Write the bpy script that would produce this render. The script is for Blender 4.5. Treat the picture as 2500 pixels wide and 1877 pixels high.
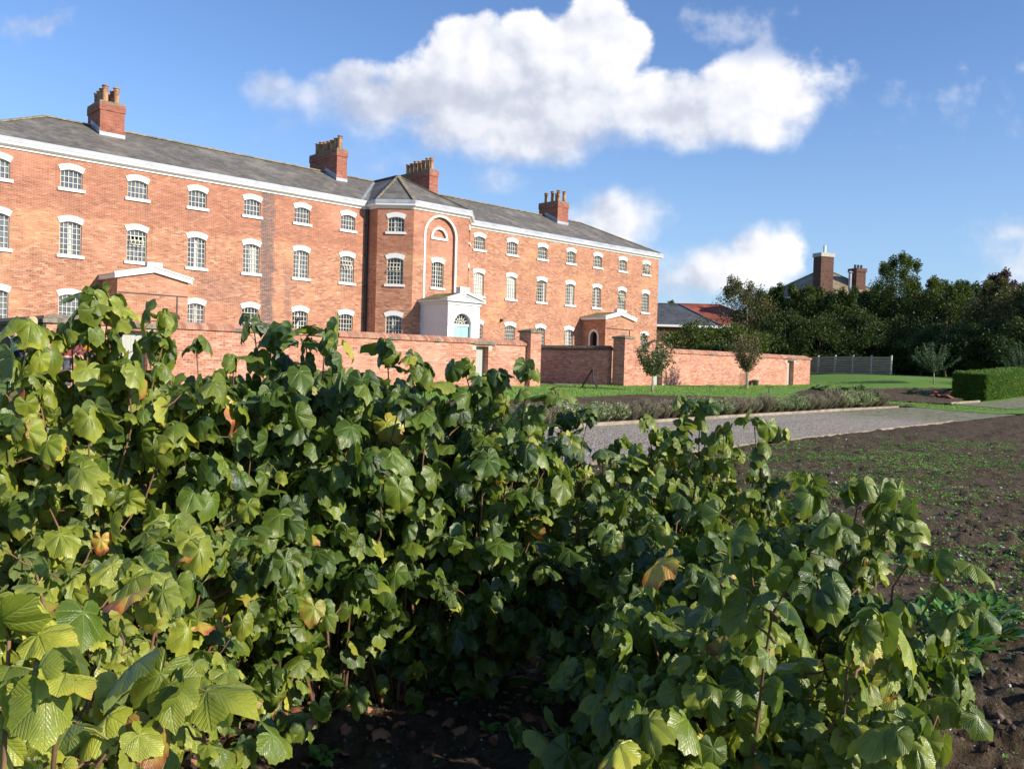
import bpy, bmesh, math, random
import numpy as np
from mathutils import Matrix, Vector
from mathutils.geometry import tessellate_polygon

sc = bpy.context.scene
for o in list(bpy.data.objects): bpy.data.objects.remove(o)

# ------------------------------------------------------------------ camera
YAW, PITCH, ROLL, FPX = 0.7592, -0.0245, 0.0287, 2093.5
EYE = 1.5
def cam_axes():
    cy, sy = math.cos(YAW), math.sin(YAW)
    fw = np.array([sy*math.cos(PITCH), cy*math.cos(PITCH), math.sin(PITCH)])
    r = np.array([cy, -sy, 0.0]); u = np.cross(r, fw)
    return math.cos(ROLL)*r+math.sin(ROLL)*u, -math.sin(ROLL)*r+math.cos(ROLL)*u, fw
CR, CU, CF = cam_axes()
cam = bpy.data.cameras.new('camera'); camo = bpy.data.objects.new('camera', cam)
sc.collection.objects.link(camo); sc.camera = camo
m = Matrix.Identity(4)
for i in range(3):
    m[i][0] = CR[i]; m[i][1] = CU[i]; m[i][2] = -CF[i]
m[2][3] = EYE
camo.matrix_world = m
cam.sensor_width = 36; cam.sensor_fit = 'HORIZONTAL'; cam.lens = 36*FPX/2500
cam.clip_start = .05; cam.clip_end = 3000

# ------------------------------------------------------------------ sun + sky
SUN_AZ, SUN_EL = math.radians(18), math.radians(25.5)   # azimuth measured from -Y towards +X
sdir = Vector((math.sin(SUN_AZ)*math.cos(SUN_EL), -math.cos(SUN_AZ)*math.cos(SUN_EL), math.sin(SUN_EL)))
sl = bpy.data.lights.new('sun', 'SUN'); sl.energy = 5.0; sl.angle = math.radians(.55); sl.color = (1, .925, .80)
so = bpy.data.objects.new('sun', sl); sc.collection.objects.link(so)
so.rotation_euler = sdir.to_track_quat('Z', 'Y').to_euler()
sc.view_settings.view_transform = 'Standard'; sc.view_settings.look = 'None'
sc.view_settings.exposure = 0.48; sc.view_settings.gamma = 1

class NT:
    def __init__(s, tree): s.t = tree
    def n(s, kind, **kw):
        nd = s.t.nodes.new(kind)
        for k, v in kw.items():
            if k == 'ins':
                for a, b in v.items():
                    if hasattr(b, 'links') or isinstance(b, bpy.types.NodeSocket): s.t.links.new(b, nd.inputs[a])
                    else: nd.inputs[a].default_value = b
            else: setattr(nd, k, v)
        return nd
    def math(s, op, a, b=None, c=None, clamp=False):
        d = {0: a}
        if b is not None: d[1] = b
        if c is not None: d[2] = c
        return s.n('ShaderNodeMath', operation=op, use_clamp=clamp, ins=d).outputs[0]
    def vm(s, op, a, b=None, out=0):
        d = {0: a}
        if b is not None: d[1] = b
        return s.n('ShaderNodeVectorMath', operation=op, ins=d).outputs[out]
    def ss(s, x, lo, hi, a=0.0, b=1.0):
        return s.n('ShaderNodeMapRange', interpolation_type='SMOOTHSTEP', ins={0: x, 1: lo, 2: hi, 3: a, 4: b}).outputs[0]
    def mix(s, f, a, b, mode='MIX'):
        nd = s.n('ShaderNodeMix', data_type='RGBA', blend_type=mode, ins={0: f})
        for i, v in ((6, a), (7, b)):
            if isinstance(v, bpy.types.NodeSocket): s.t.links.new(v, nd.inputs[i])
            else: nd.inputs[i].default_value = (*v, 1)
        return nd.outputs[2]
    def noise(s, vec, scale, detail=4, rough=.55, out=0, dist=0):
        return s.n('ShaderNodeTexNoise', ins={'Vector': vec, 'Scale': scale, 'Detail': detail, 'Roughness': rough, 'Distortion': dist}).outputs[out]
    def xyz(s, vec):
        return s.n('ShaderNodeSeparateXYZ', ins={0: vec}).outputs
    def comb(s, x=0.0, y=0.0, z=0.0):
        return s.n('ShaderNodeCombineXYZ', ins={0: x, 1: y, 2: z}).outputs[0]
    def ramp(s, f, stops, interp='LINEAR'):
        nd = s.n('ShaderNodeValToRGB', ins={0: f}); cr = nd.color_ramp; cr.interpolation = interp
        while len(cr.elements) < len(stops): cr.elements.new(.5)
        for e, (p, c) in zip(cr.elements, stops): e.position = p; e.color = (*c, 1)
        return nd.outputs[0]

w = bpy.data.worlds.new('World'); sc.world = w; w.use_nodes = True
def build_world():
    t = w.node_tree; t.nodes.clear(); N = NT(t)
    sky = N.n('ShaderNodeTexSky', sky_type='NISHITA', sun_disc=False, sun_elevation=SUN_EL,
              sun_rotation=math.pi-SUN_AZ, altitude=50, air_density=1.0, dust_density=.1, ozone_density=2.2)
    skyc = N.mix(1.0, sky.outputs[0], (.84, .98, 1.22), 'MULTIPLY')
    hz = N.ss(N.xyz(N.n('ShaderNodeTexCoord').outputs['Generated'])[2], -.02, .34, .62, 0.0)
    skyc = N.mix(hz, skyc, (2.6, 3.75, 5.2))
    d = N.n('ShaderNodeTexCoord').outputs['Generated']
    cr = N.vm('DOT_PRODUCT', d, tuple(CR), out=1); cu = N.vm('DOT_PRODUCT', d, tuple(CU), out=1); cf = N.vm('DOT_PRODUCT', d, tuple(CF), out=1)
    cfm = N.math('MAXIMUM', cf, .05)
    X = N.math('MULTIPLY_ADD', N.math('DIVIDE', cr, cfm), 20.935, 12.5)
    Y = N.math('MULTIPLY_ADD', N.math('DIVIDE', cu, cfm), -20.935, 9.385)
    p = N.comb(X, Y, 0.0)       # hundreds of photo pixels, fixed to world directions
    wob = N.n('ShaderNodeTexNoise', ins={'Vector': p, 'Scale': .55, 'Detail': 5, 'Roughness': .6}).outputs['Color']
    wob = N.vm('MULTIPLY', N.vm('SUBTRACT', wob, (.5, .5, .5)), (1.1, 1.0, 0))
    p2 = N.vm('ADD', p, wob)
    blobs = [ # x,y,rx,ry,strength
        (12.6, 2.55, 3.2, 1.55, 1.3), (14.7, 1.0, 1.2, 1.15, 1.25), (11.5, 1.5, 1.25, 1.2, 1.25), (12.9, 1.0, 1.0, .8, 1.1), (13.7, 1.7, 1.9, 1.4, 1.3),
        (9.1, 2.6, 1.8, .8, .75), (8.4, 2.0, 1.0, .6, .58), (6.7, 2.1, .7, .5, .42), (7.6, 2.3, 1.2, .5, .42), (10.3, 2.4, 1.2, .9, .9), (16.6, 2.7, 2.2, 1.0, 1.1), (18.5, 2.4, 1.65, 1.25, 1.3),
        (12.9, 3.4, 1.9, .7, .9), (18.4, 3.1, 1.0, .5, .6), (10.6, 3.1, 1.2, .6, .5), (20.0, 1.8, .6, .5, .2),
        (15.0, 5.45, 1.35, .8, .85), (14.4, 6.0, 1.6, .8, .9), (18.7, 6.3, 1.0, .85, 1.2), (17.8, 6.6, 1.4, .7, 1.0), (19.3, 6.2, .5, .8, 1.0), (16.4, 6.7, 1.4, .6, .45),
        (17.9, .75, .95, .4, .20), (17.2, .45, .9, .3, .12), (18.6, 1.15, .5, .3, .14), (.7, .6, 1.0, .4, .16), (12.4, 4.42, .95, .28, .14), (6.7, 3.1, .5, .25, .05), (9.3, 4.2, .6, .2, .05),
        (25.0, 5.6, 1.2, .4, .3), (28, 6.5, 4, 1.2, .9), (31, 2, 3.5, 1.5, 1.1), (-4, 5, 3, 1, 1.0), (22.8, 2.4, .6, .15, .02)]
    D = None
    for x, y, rx, ry, s in blobs:
        q = N.vm('MULTIPLY', N.vm('SUBTRACT', p2, (x, y, 0)), (1/rx, 1/ry, 0))
        l = N.vm('LENGTH', q, out=1)
        e = N.math('MULTIPLY', N.math('SUBTRACT', 1.08, l), s)
        D = e if D is None else N.n('ShaderNodeMath', operation='SMOOTH_MAX', ins={0: D, 1: e, 2: .12}).outputs[0]
    fb = N.noise(p, .95, 9, .56)
    fb2 = N.noise(N.vm('ADD', p, (.30, -.34, 0)), .95, 4, .5)
    lo = N.noise(p, .45, 3, .5); 
    dens = N.math('ADD', D, N.math('MULTIPLY', N.math('SUBTRACT', fb, .5), .85))
    low = N.ss(Y, 1.2, 3.2); soft = N.ss(N.math('MULTIPLY_ADD', low, .05, dens), -.04, N.math('MULTIPLY_ADD', low, .42, .26))
    bill = N.math('MULTIPLY', N.math('SUBTRACT', N.noise(p, .95, 4, .5), fb2), 1.5)
    side = N.math('MULTIPLY', N.math('SUBTRACT', lo, .5), 1.1)
    # main cloud: sunlit upper right, shaded lower left
    g = N.math('ADD', N.math('MULTIPLY', N.math('SUBTRACT', X, 14.0), .045), N.math('MULTIPLY', N.math('SUBTRACT', 2.2, Y), .13))
    gm = N.math('MULTIPLY', g, N.ss(Y, 4.6, 5.4, 1.0, 0.0))
    gm = N.math('ADD', gm, N.math('MULTIPLY', N.math('MULTIPLY', N.ss(X, 17.6, 18.6), N.ss(X, 20, 21, 1, 0)), N.ss(Y, 5.0, 5.5, 0, .32)))
    thick = N.ss(dens, .2, 1.3, 0.0, -.10)
    br = N.math('ADD', N.math('ADD', N.math('ADD', .62, thick), gm), N.math('ADD', bill, side), clamp=True)
    ccol = N.ramp(br, [(0.0, (.50, .54, .64)), (.3, (.62, .65, .73)), (.55, (.78, .80, .85)), (.8, (.90, .90, .92)), (1.0, (1.0, .99, .98))])
    # luminance relative to nishita units: divided by background strength
    K = .11; CL = .80
    cc = N.mix(1.0, ccol, (CL/K, CL/K, CL/K*1.02), 'MULTIPLY')
    soft = N.math('MULTIPLY', soft, N.ss(X, 7.0, 10.0, .62, 1.0)); wm = N.math('MULTIPLY', N.math('MULTIPLY', N.ss(X, 15.9, 16.6), N.ss(X, 19.6, 20.4, 1, 0)), N.ss(Y, 1.15, 1.75, .62, 0)); soft = N.math('MULTIPLY', soft, N.math('SUBTRACT', 1.0, wm))
    front = N.ss(cf, .1, .3)
    # scattered distant cloud elsewhere in the sky
    gen = N.math('MULTIPLY', N.ss(N.noise(d, 2.6, 7, .6), .60, .72), .5)
    alpha = N.math('ADD', N.math('MULTIPLY', N.math('MULTIPLY', soft, .97), front), N.math('MULTIPLY', gen, N.math('SUBTRACT', 1.0, front)), clamp=True)
    col = N.mix(alpha, skyc, cc)
    bg = N.n('ShaderNodeBackground', ins={'Color': col, 'Strength': K})
    t.links.new(bg.outputs[0], N.n('ShaderNodeOutputWorld').inputs[0])
build_world()

# ------------------------------------------------------------------ helpers
rnd = random.Random(7); rng = np.random.default_rng(11)
def S(t): 
    t = np.clip(t, 0, 1); return t*t*(3-2*t)
def gz(X, Y):
    X = np.asarray(X, float); Y = np.asarray(Y, float)
    fwd = .688*X+.7255*Y; lat = .7255*X-.688*Y
    return .42*S((Y-12)/14)+.005*np.clip(X-14, 0, 60)+.75*S((lat-18)/9)*S((fwd-42)/20)
def ray(x, y): return (x-1250)*CR+(938.5-y)*CU+FPX*CF
CAM = np.array([0, 0, EYE])
def onY(x, y, Y): d = ray(x, y); return CAM+d*(Y/d[1])
def onD(x, y, D): return CAM+ray(x, y)*(D/FPX)
def ground(x, y):
    d = ray(x, y); ts = np.geomspace(.5, 160, 4000)/FPX
    q = CAM+d[None]*ts[:, None]; i = np.argmax(q[:, 2] < gz(q[:, 0], q[:, 1]))
    return q[i]
ORG = {}
def tag(o, label=None, cat=None, group=None, kind=None):
    for k, v in (('label', label), ('category', cat), ('group', group), ('kind', kind)):
        if v: o[k] = v
    return o
def empty(name, loc, label=None, cat=None, group=None, rz=0):
    o = bpy.data.objects.new(name, None); sc.collection.objects.link(o)
    o.location = tuple(map(float, loc)); o.rotation_euler = (0, 0, rz); o.empty_display_size = .2
    ORG[o.name] = np.array(loc, float)
    return tag(o, label, cat, group)
def base_of(o):
    return ORG.get(o.name, np.zeros(3)) if o else np.zeros(3)

class MB:
    def __init__(s): s.v = []; s.f = []
    def add(s, vs, fs):
        k = len(s.v); s.v += [tuple(map(float, p)) for p in vs]; s.f += [tuple(i+k for i in f) for f in fs]
    def box(s, x0, x1, y0, y1, z0, z1):
        s.add([(x0,y0,z0),(x1,y0,z0),(x1,y1,z0),(x0,y1,z0),(x0,y0,z1),(x1,y0,z1),(x1,y1,z1),(x0,y1,z1)],
              [(0,3,2,1),(4,5,6,7),(0,1,5,4),(1,2,6,5),(2,3,7,6),(3,0,4,7)])
    def obox(s, F, u0, u1, d0, d1, z0, z1):     # box in a wall frame: u along, d outwards, z up
        P = [F(u, d, z) for z in (z0, z1) for (u, d) in ((u0,d1),(u1,d1),(u1,d0),(u0,d0))]
        s.add(P, [(0,3,2,1),(4,5,6,7),(0,1,5,4),(1,2,6,5),(2,3,7,6),(3,0,4,7)])
    def bar(s, a, b, wd, dp=None, up=(0,0,1)):
        a = np.array(a, float); b = np.array(b, float); d = b-a; L = np.linalg.norm(d); d /= L
        up = np.array(up, float); 
        if abs(d@up) > .98: up = np.array([1.,0,0])
        s1 = np.cross(d, up); s1 /= np.linalg.norm(s1); s2 = np.cross(s1, d); dp = dp or wd
        P = [p+s1*i*wd/2+s2*j*dp/2 for p in (a, b) for (i, j) in ((-1,-1),(1,-1),(1,1),(-1,1))]
        s.add(P, [(0,1,2,3),(7,6,5,4),(0,4,5,1),(1,5,6,2),(2,6,7,3),(3,7,4,0)])
    def tube(s, pts, rad, n=6, cap=True):
        pts = [np.array(p, float) for p in pts]; rad = rad if hasattr(rad, '__len__') else [rad]*len(pts)
        V = []; ref = None
        for i, p in enumerate(pts):
            d = pts[min(i+1, len(pts)-1)]-pts[max(i-1, 0)]; d = d/(np.linalg.norm(d)+1e-9)
            if ref is None: ref = np.array([1., 0, 0]) if abs(d[0]) < .9 else np.array([0, 1., 0])
            a = np.cross(d, ref); a /= np.linalg.norm(a)+1e-9; b = np.cross(d, a); ref = np.cross(a, d)
            for k in range(n):
                t = 2*math.pi*k/n; V.append(p+rad[i]*(math.cos(t)*a+math.sin(t)*b))
        F = [(i*n+k, i*n+(k+1)%n, (i+1)*n+(k+1)%n, (i+1)*n+k) for i in range(len(pts)-1) for k in range(n)]
        if cap: F += [tuple(range(n-1, -1, -1)), tuple((len(pts)-1)*n+k for k in range(n))]
        s.add(V, F)
    def lathe(s, c, prof, n=12):
        V = [(c[0]+r*math.cos(2*math.pi*k/n), c[1]+r*math.sin(2*math.pi*k/n), c[2]+z) for r, z in prof for k in range(n)]
        F = [(i*n+k, i*n+(k+1)%n, (i+1)*n+(k+1)%n, (i+1)*n+k) for i in range(len(prof)-1) for k in range(n)]
        F += [tuple(range(n-1, -1, -1)), tuple((len(prof)-1)*n+k for k in range(n))]
        s.add(V, F)
    def prism(s, F, poly, d0, d1):      # poly [(u,z)] in a wall frame extruded d0..d1
        n = len(poly); s.add([F(u, d1, z) for u, z in poly]+[F(u, d0, z) for u, z in poly],
              [tuple(range(n)), tuple(range(2*n-1, n-1, -1))]+[((i+1) % n, i, i+n, (i+1) % n+n) for i in range(n)])
    def ring(s, F, inner, outer, d0, d1):   # open band between two equal polylines
        n = len(inner)
        V = [F(u, d1, z) for u, z in inner]+[F(u, d1, z) for u, z in outer]+[F(u, d0, z) for u, z in inner]+[F(u, d0, z) for u, z in outer]
        Fs = []
        for i in range(n-1):
            Fs += [(i, i+1, n+i+1, n+i), (2*n+i+1, 2*n+i, 3*n+i, 3*n+i+1), (i+1, i, 2*n+i, 2*n+i+1), (n+i, n+i+1, 3*n+i+1, 3*n+i)]
        Fs += [(0, n, 3*n, 2*n), (2*n-1, n-1, 3*n-1, 4*n-1)]
        s.add(V, Fs)
    def panel(s, F, outer, holes, d=0.0, reveal=0.0):
        loops = [outer]+holes
        tris = tessellate_polygon([[Vector((u, z, 0)) for u, z in lp] for lp in loops])
        flat = [p for lp in loops for p in lp]; fs = []
        for t in tris:
            a, b, c = (flat[i] for i in t)
            cr = (b[0]-a[0])*(c[1]-a[1])-(b[1]-a[1])*(c[0]-a[0])
            fs.append(tuple(t) if cr > 0 else tuple(reversed(t)))
        s.add([F(u, d, z) for u, z in flat], fs)
        if reveal:
            for h in holes:
                n = len(h); s.add([F(u, d, z) for u, z in h]+[F(u, d-reveal, z) for u, z in h], [(i, (i+1) % n, (i+1) % n+n, i+n) for i in range(n)])
    def build(s, name, mat, parent=None, loc=None, smooth=False, recalc=False):
        return mkmesh(name, np.array(s.v), s.f, mat, parent, loc, smooth, recalc=recalc)

def mkmesh(name, V, faces, mat, parent=None, loc=None, smooth=False, uv=None, attrs=None, recalc=False):
    me = bpy.data.meshes.new(name)
    if parent is not None: off = base_of(parent)
    else: off = np.array(loc if loc is not None else (0, 0, 0), float)
    V = np.asarray(V, float)-off
    if isinstance(faces, np.ndarray):
        nf, k = faces.shape
        me.vertices.add(len(V)); me.vertices.foreach_set('co', V.astype(np.float32).ravel())
        me.loops.add(nf*k); me.loops.foreach_set('vertex_index', faces.astype(np.int32).ravel())
        me.polygons.add(nf); me.polygons.foreach_set('loop_start', np.arange(0, nf*k, k, dtype=np.int32))
        me.update(calc_edges=True)
    else:
        me.from_pydata([tuple(p) for p in V], [], faces); me.update()
    if recalc:
        bm = bmesh.new(); bm.from_mesh(me); bmesh.ops.recalc_face_normals(bm, faces=bm.faces); bm.to_mesh(me); bm.free()
    for mt in (mat if isinstance(mat, (list, tuple)) else [mat]): me.materials.append(mt)
    if smooth: me.polygons.foreach_set('use_smooth', [True]*len(me.polygons))
    if uv is not None:
        L = np.empty(len(me.loops), np.int32); me.loops.foreach_get('vertex_index', L)
        me.uv_layers.new(name='UVMap').data.foreach_set('uv', np.asarray(uv, np.float32)[L].ravel())
    elif len(me.polygons) < 60000:          # metric box projection along each face's own plane
        ul = me.uv_layers.new(name='UVMap'); o3 = Vector(off); 
        for p in me.polygons:
            n = p.normal
            if abs(n.z) > .999 or n.length < .5: tx, ty = Vector((1, 0, 0)), Vector((0, 1, 0))
            else:
                tx = Vector((0, 0, 1)).cross(n).normalized(); ty = n.cross(tx)
            for li in p.loop_indices:
                q = me.vertices[me.loops[li].vertex_index].co+o3; ul.data[li].uv = (q.dot(tx), q.dot(ty))
    for k, a in (attrs or {}).items():
        at = me.attributes.new(k, 'FLOAT', 'POINT'); at.data.foreach_set('value', np.asarray(a, np.float32))
    o = bpy.data.objects.new(name, me); sc.collection.objects.link(o)
    if parent is not None: o.parent = parent; ORG[o.name] = base_of(parent)
    else: o.location = tuple(map(float, off)); ORG[o.name] = off
    return o

def frame(O, t):        # wall frame: F(u,d,z)
    O = np.array(O, float); t = np.array(t, float); t = t/np.linalg.norm(t); n = np.array([t[1], -t[0]])
    return lambda u, d, z: (O[0]+t[0]*u+n[0]*d, O[1]+t[1]*u+n[1]*d, z)

def hash3(i, j, k=0):
    h = (i.astype(np.int64)*374761393+j.astype(np.int64)*668265263+k*2147483647) & 0xffffffff
    h = ((h ^ (h >> 13))*1274126177) & 0xffffffff
    return ((h ^ (h >> 16)) & 0xffff)/65535.0
def vnoise(x, y, seed=0):
    i = np.floor(x); j = np.floor(y); fx = x-i; fy = y-j; i = i.astype(np.int64); j = j.astype(np.int64)
    fx = fx*fx*(3-2*fx); fy = fy*fy*(3-2*fy)
    a = hash3(i, j, seed); b = hash3(i+1, j, seed); c = hash3(i, j+1, seed); d = hash3(i+1, j+1, seed)
    return (a*(1-fx)+b*fx)*(1-fy)+(c*(1-fx)+d*fx)*fy
def fbm(x, y, oct=4, seed=0):
    r = 0; a = .5
    for o in range(oct): r = r+a*vnoise(x*2**o, y*2**o, seed+o); a *= .5
    return r

# ------------------------------------------------------------------ materials
MATS = {}
def mat(name, fn, rough=.8, spec=.3, bump=None, **kw):
    if name in MATS: return MATS[name]
    mt = bpy.data.materials.new(name); mt.use_nodes = True; t = mt.node_tree; N = NT(t)
    b = t.nodes['Principled BSDF']; b.inputs['Roughness'].default_value = rough; b.inputs['Specular IOR Level'].default_value = spec
    r = fn(N) if callable(fn) else fn
    col, h, ex = r if isinstance(r, tuple) and len(r) == 3 and not isinstance(r[0], (int, float)) else (r, None, None)
    if isinstance(col, bpy.types.NodeSocket): t.links.new(col, b.inputs['Base Color'])
    else: b.inputs['Base Color'].default_value = (*col, 1)
    if h is not None:
        bm = N.n('ShaderNodeBump', ins={'Strength': ex.get('bs', .5), 'Distance': ex.get('bd', .01), 'Height': h}); t.links.new(bm.outputs[0], b.inputs['Normal'])
    for k, v in kw.items():
        k = k.replace('_', ' '); 
        if k in b.inputs: b.inputs[k].default_value = v
    if ex and 'rough' in ex: t.links.new(ex['rough'], b.inputs['Roughness'])
    if ex and 'trans' in ex:
        tr = N.n('ShaderNodeBsdfTranslucent', ins={'Color': ex['tcol']})
        mx = N.n('ShaderNodeMixShader', ins={0: ex['trans'], 1: b.outputs[0], 2: tr.outputs[0]})
        t.links.new(mx.outputs[0], t.nodes['Material Output'].inputs[0])
    MATS[name] = mt; return mt
def uvn(N): return N.n('ShaderNodeTexCoord').outputs['UV']
def pos(N): return N.n('ShaderNodeNewGeometry').outputs['Position']
def island(N): return N.n('ShaderNodeNewGeometry').outputs['Random Per Island']
def plain(col, var=.15, scale=3.0):
    def f(N):
        n = N.noise(pos(N), scale, 5, .6)
        return N.mix(N.ss(n, .3, .7), tuple(c*(1-var) for c in col), tuple(min(1, c*(1+var)) for c in col))
    return f

def brickmat(kind):
    def f(N):
        uv = uvn(N); P = pos(N); u, v, _ = N.xyz(uv); px, py, pz = N.xyz(P)
        rh, bw = (.075, .225)
        row = N.math('FLOOR', N.math('DIVIDE', v, rh))
        cu = N.math('ADD', N.math('DIVIDE', u, bw), N.math('MULTIPLY', N.math('MODULO', row, 2.0), .5))
        cell = N.comb(N.math('FLOOR', cu), row, 0.0)
        wn = N.n('ShaderNodeTexWhiteNoise', noise_dimensions='2D', ins={'Vector': cell}).outputs[0]
        wn2 = N.n('ShaderNodeTexWhiteNoise', noise_dimensions='2D', ins={'Vector': N.vm('ADD', cell, (37, 11, 0))}).outputs[0]
        a, b, c, d, e = {
            'house': ((.40,.185,.110), (.47,.235,.142), (.34,.140,.086), (.53,.31,.20), (.22,.11,.08)),
            'garden': ((.45,.185,.115), (.54,.265,.18), (.38,.14,.09), (.58,.33,.24), (.28,.12,.09)),
            'chim': ((.30,.105,.072), (.34,.13,.09), (.26,.09,.065), (.38,.17,.12), (.20,.075,.055)),
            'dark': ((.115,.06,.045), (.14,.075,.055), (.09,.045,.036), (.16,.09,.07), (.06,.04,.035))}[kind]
        br = N.ramp(wn, [(0, e), (.07, c), (.3, a), (.55, b), (.8, a), (.93, d), (1, d)])
        big = N.noise(P, .35, 4, .6); med = N.noise(N.vm('MULTIPLY', P, (.6, .6, 2.6)), 1.4, 5, .65)
        if kind == 'house':
            # rebuilt redder brickwork over the upper storey of the left wing, buff brick below
            edge = N.math('ADD', pz, N.math('MULTIPLY', N.math('SUBTRACT', N.noise(P, .9, 3), .5), .7))
            up = N.math('MULTIPLY', N.ss(edge, 7.75, 7.9), N.ss(px, 36.0, 37.5, 1.0, .15))
            br = N.mix(N.math('MULTIPLY', up, .42), br, N.mix(wn2, (.28, .080, .056), (.38, .135, .085)))
            pk = N.math('MULTIPLY', N.ss(N.noise(P, .23, 5, .6), .52, .7), .5)
            br = N.mix(pk, br, (.60, .29, .20))
            bf = N.math('MULTIPLY', N.ss(N.noise(N.vm('ADD', P, (9, 3, 4)), .3, 5, .6), .5, .66), N.math('MULTIPLY', N.math('SUBTRACT', 1.0, up), .55))
            br = N.mix(bf, br, N.mix(wn2, (.55, .27, .12), (.68, .40, .22)))
            # damp streaks below the sills
            off = N.math('ADD', px, N.ss(px, 30, 31, 17.47, 16.23)); um = N.math('ABSOLUTE', N.math('SUBTRACT', N.math('MODULO', off, 3.0), 1.5)); um = N.math('SUBTRACT', 1.5, um)
            inb = N.ss(um, .35, .75, 1, 0); zb = None
            for zt in (8.86, 5.79): 
                dz = N.math('SUBTRACT', zt, pz); q = N.math('MULTIPLY', N.ss(dz, 0, .05), N.ss(dz, .2, 1.25, 1, 0)); zb = q if zb is None else N.math('ADD', zb, q)
            stn = N.math('MULTIPLY', N.math('MULTIPLY', inb, zb), N.ss(N.noise(N.vm('MULTIPLY', P, (3.5, 3.5, .6)), 1.6, 5, .7), .42, .62)); br = N.mix(N.math('MULTIPLY', stn, .42), br, (.17, .10, .075))
            # blue brick stack line between two window columns
            wob = N.math('MULTIPLY', N.math('SUBTRACT', N.noise(P, 1.6, 4, .7), .5), .7)
            xx = N.math('ADD', px, wob); st = N.math('MULTIPLY', N.ss(xx, 22.0, 22.15), N.ss(xx, 22.7, 22.95, 1, 0))
            st = N.math('MULTIPLY', st, N.ss(py, 43.0, 43.1))
            st2 = N.math('MULTIPLY', N.ss(N.math('ABSOLUTE', N.math('SUBTRACT', xx, 23.75)), .1, .3, 1, 0), N.math('MULTIPLY', N.ss(pz, 3.5, 4.4), N.ss(pz, 5.6, 7.3, 1, 0)))
            st3 = N.math('MULTIPLY', N.ss(N.math('ABSOLUTE', N.math('SUBTRACT', xx, 19.9)), .7, 1.6, 1, 0), N.ss(N.math('ABSOLUTE', N.math('SUBTRACT', pz, 4.9)), .3, 1.2, .6, 0))
            sm = N.math('MAXIMUM', N.math('MULTIPLY', st, .95), N.math('MULTIPLY', N.math('MAXIMUM', st2, st3), .5))
            br = N.mix(N.math('MULTIPLY', sm, N.ss(wn2, .1, .5, .45, 1.0)), br, (.12, .095, .10))
        if kind == 'garden':
            lo = N.math('MULTIPLY', N.ss(N.noise(P, .8, 4), .5, .65), .4)
            br = N.mix(lo, br, (.62, .34, .24))
        br = N.mix(N.ss(med, .3, .72), N.mix(1.0, br, (.84, .80, .80), 'MULTIPLY'), N.mix(1.0, br, (1.12, 1.12, 1.1), 'MULTIPLY'))
        br = N.mix(N.math('MULTIPLY', N.ss(big, .35, .7), .25), br, N.mix(1.0, br, (.75, .68, .66), 'MULTIPLY'))
        drt = N.math('MULTIPLY', N.ss(N.noise(P, 5.0, 5, .7), .62, .72), .35); br = N.mix(drt, br, (.16, .10, .08))
        bt = N.n('ShaderNodeTexBrick', offset=.5, offset_frequency=2, ins={'Vector': uv, 'Scale': 1.0, 'Mortar Size': .0052, 'Mortar Smooth': .3, 'Brick Width': bw, 'Row Height': rh})
        mort = {'house': (.56,.37,.26), 'garden': (.62,.45,.35), 'chim': (.40,.22,.16), 'dark': (.2,.13,.1)}[kind]
        sv = N.math('MULTIPLY', N.ss(N.noise(N.vm('MULTIPLY', P, (1.4, 1.4, .22)), 1.3, 5, .7), .55, .72), .38); br = N.mix(sv, br, N.mix(1.0, br, (.52, .50, .52), 'MULTIPLY'))
        col = N.mix(bt.outputs['Fac'], br, mort)
        h = N.math('SUBTRACT', N.math('MULTIPLY', N.noise(P, 60, 3), .4), bt.outputs['Fac'])
        return col, h, {'bs': .5, 'bd': .006}
    return mat('brick_'+kind, f, rough=.9, spec=.15)

def slatemat(name, c1, c2, moss=(.22,.19,.10), mossamt=.5, rh=.22):
    def f(N):
        uv = uvn(N); P = pos(N); u, v, _ = N.xyz(uv)
        row = N.math('FLOOR', N.math('DIVIDE', v, rh)); cu = N.math('ADD', N.math('DIVIDE', u, .3), N.math('MULTIPLY', N.math('MODULO', row, 2.0), .5))
        wn = N.n('ShaderNodeTexWhiteNoise', noise_dimensions='2D', ins={'Vector': N.comb(N.math('FLOOR', cu), row, 0.0)}).outputs[0]
        col = N.mix(wn, c1, c2)
        fr = N.math('FRACT', N.math('DIVIDE', v, rh)); edge = N.ss(fr, 0.0, .16, 1.0, 0.0)
        big = N.noise(N.vm('MULTIPLY', P, (1, 1, .5)), .7, 6, .65)
        col = N.mix(N.math('MULTIPLY', N.ss(big, .45, .7), .5), col, tuple(min(1, c*1.9) for c in c2))
        col = N.mix(N.math('MULTIPLY', N.ss(N.noise(P, 2.2, 6, .75), .56, .7), mossamt), col, moss)
        col = N.mix(N.math('MULTIPLY', edge, .7), col, tuple(c*.35 for c in c1))
        fx = N.math('FRACT', cu); col = N.mix(N.math('MULTIPLY', N.ss(fx, 0, .08, 1, 0), .5), col, tuple(c*.4 for c in c1))
        return col, N.math('ADD', fr, N.math('MULTIPLY', wn, .5)), {'bs': .6, 'bd': .02}
    return mat(name, f, rough=.62, spec=.35)

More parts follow.
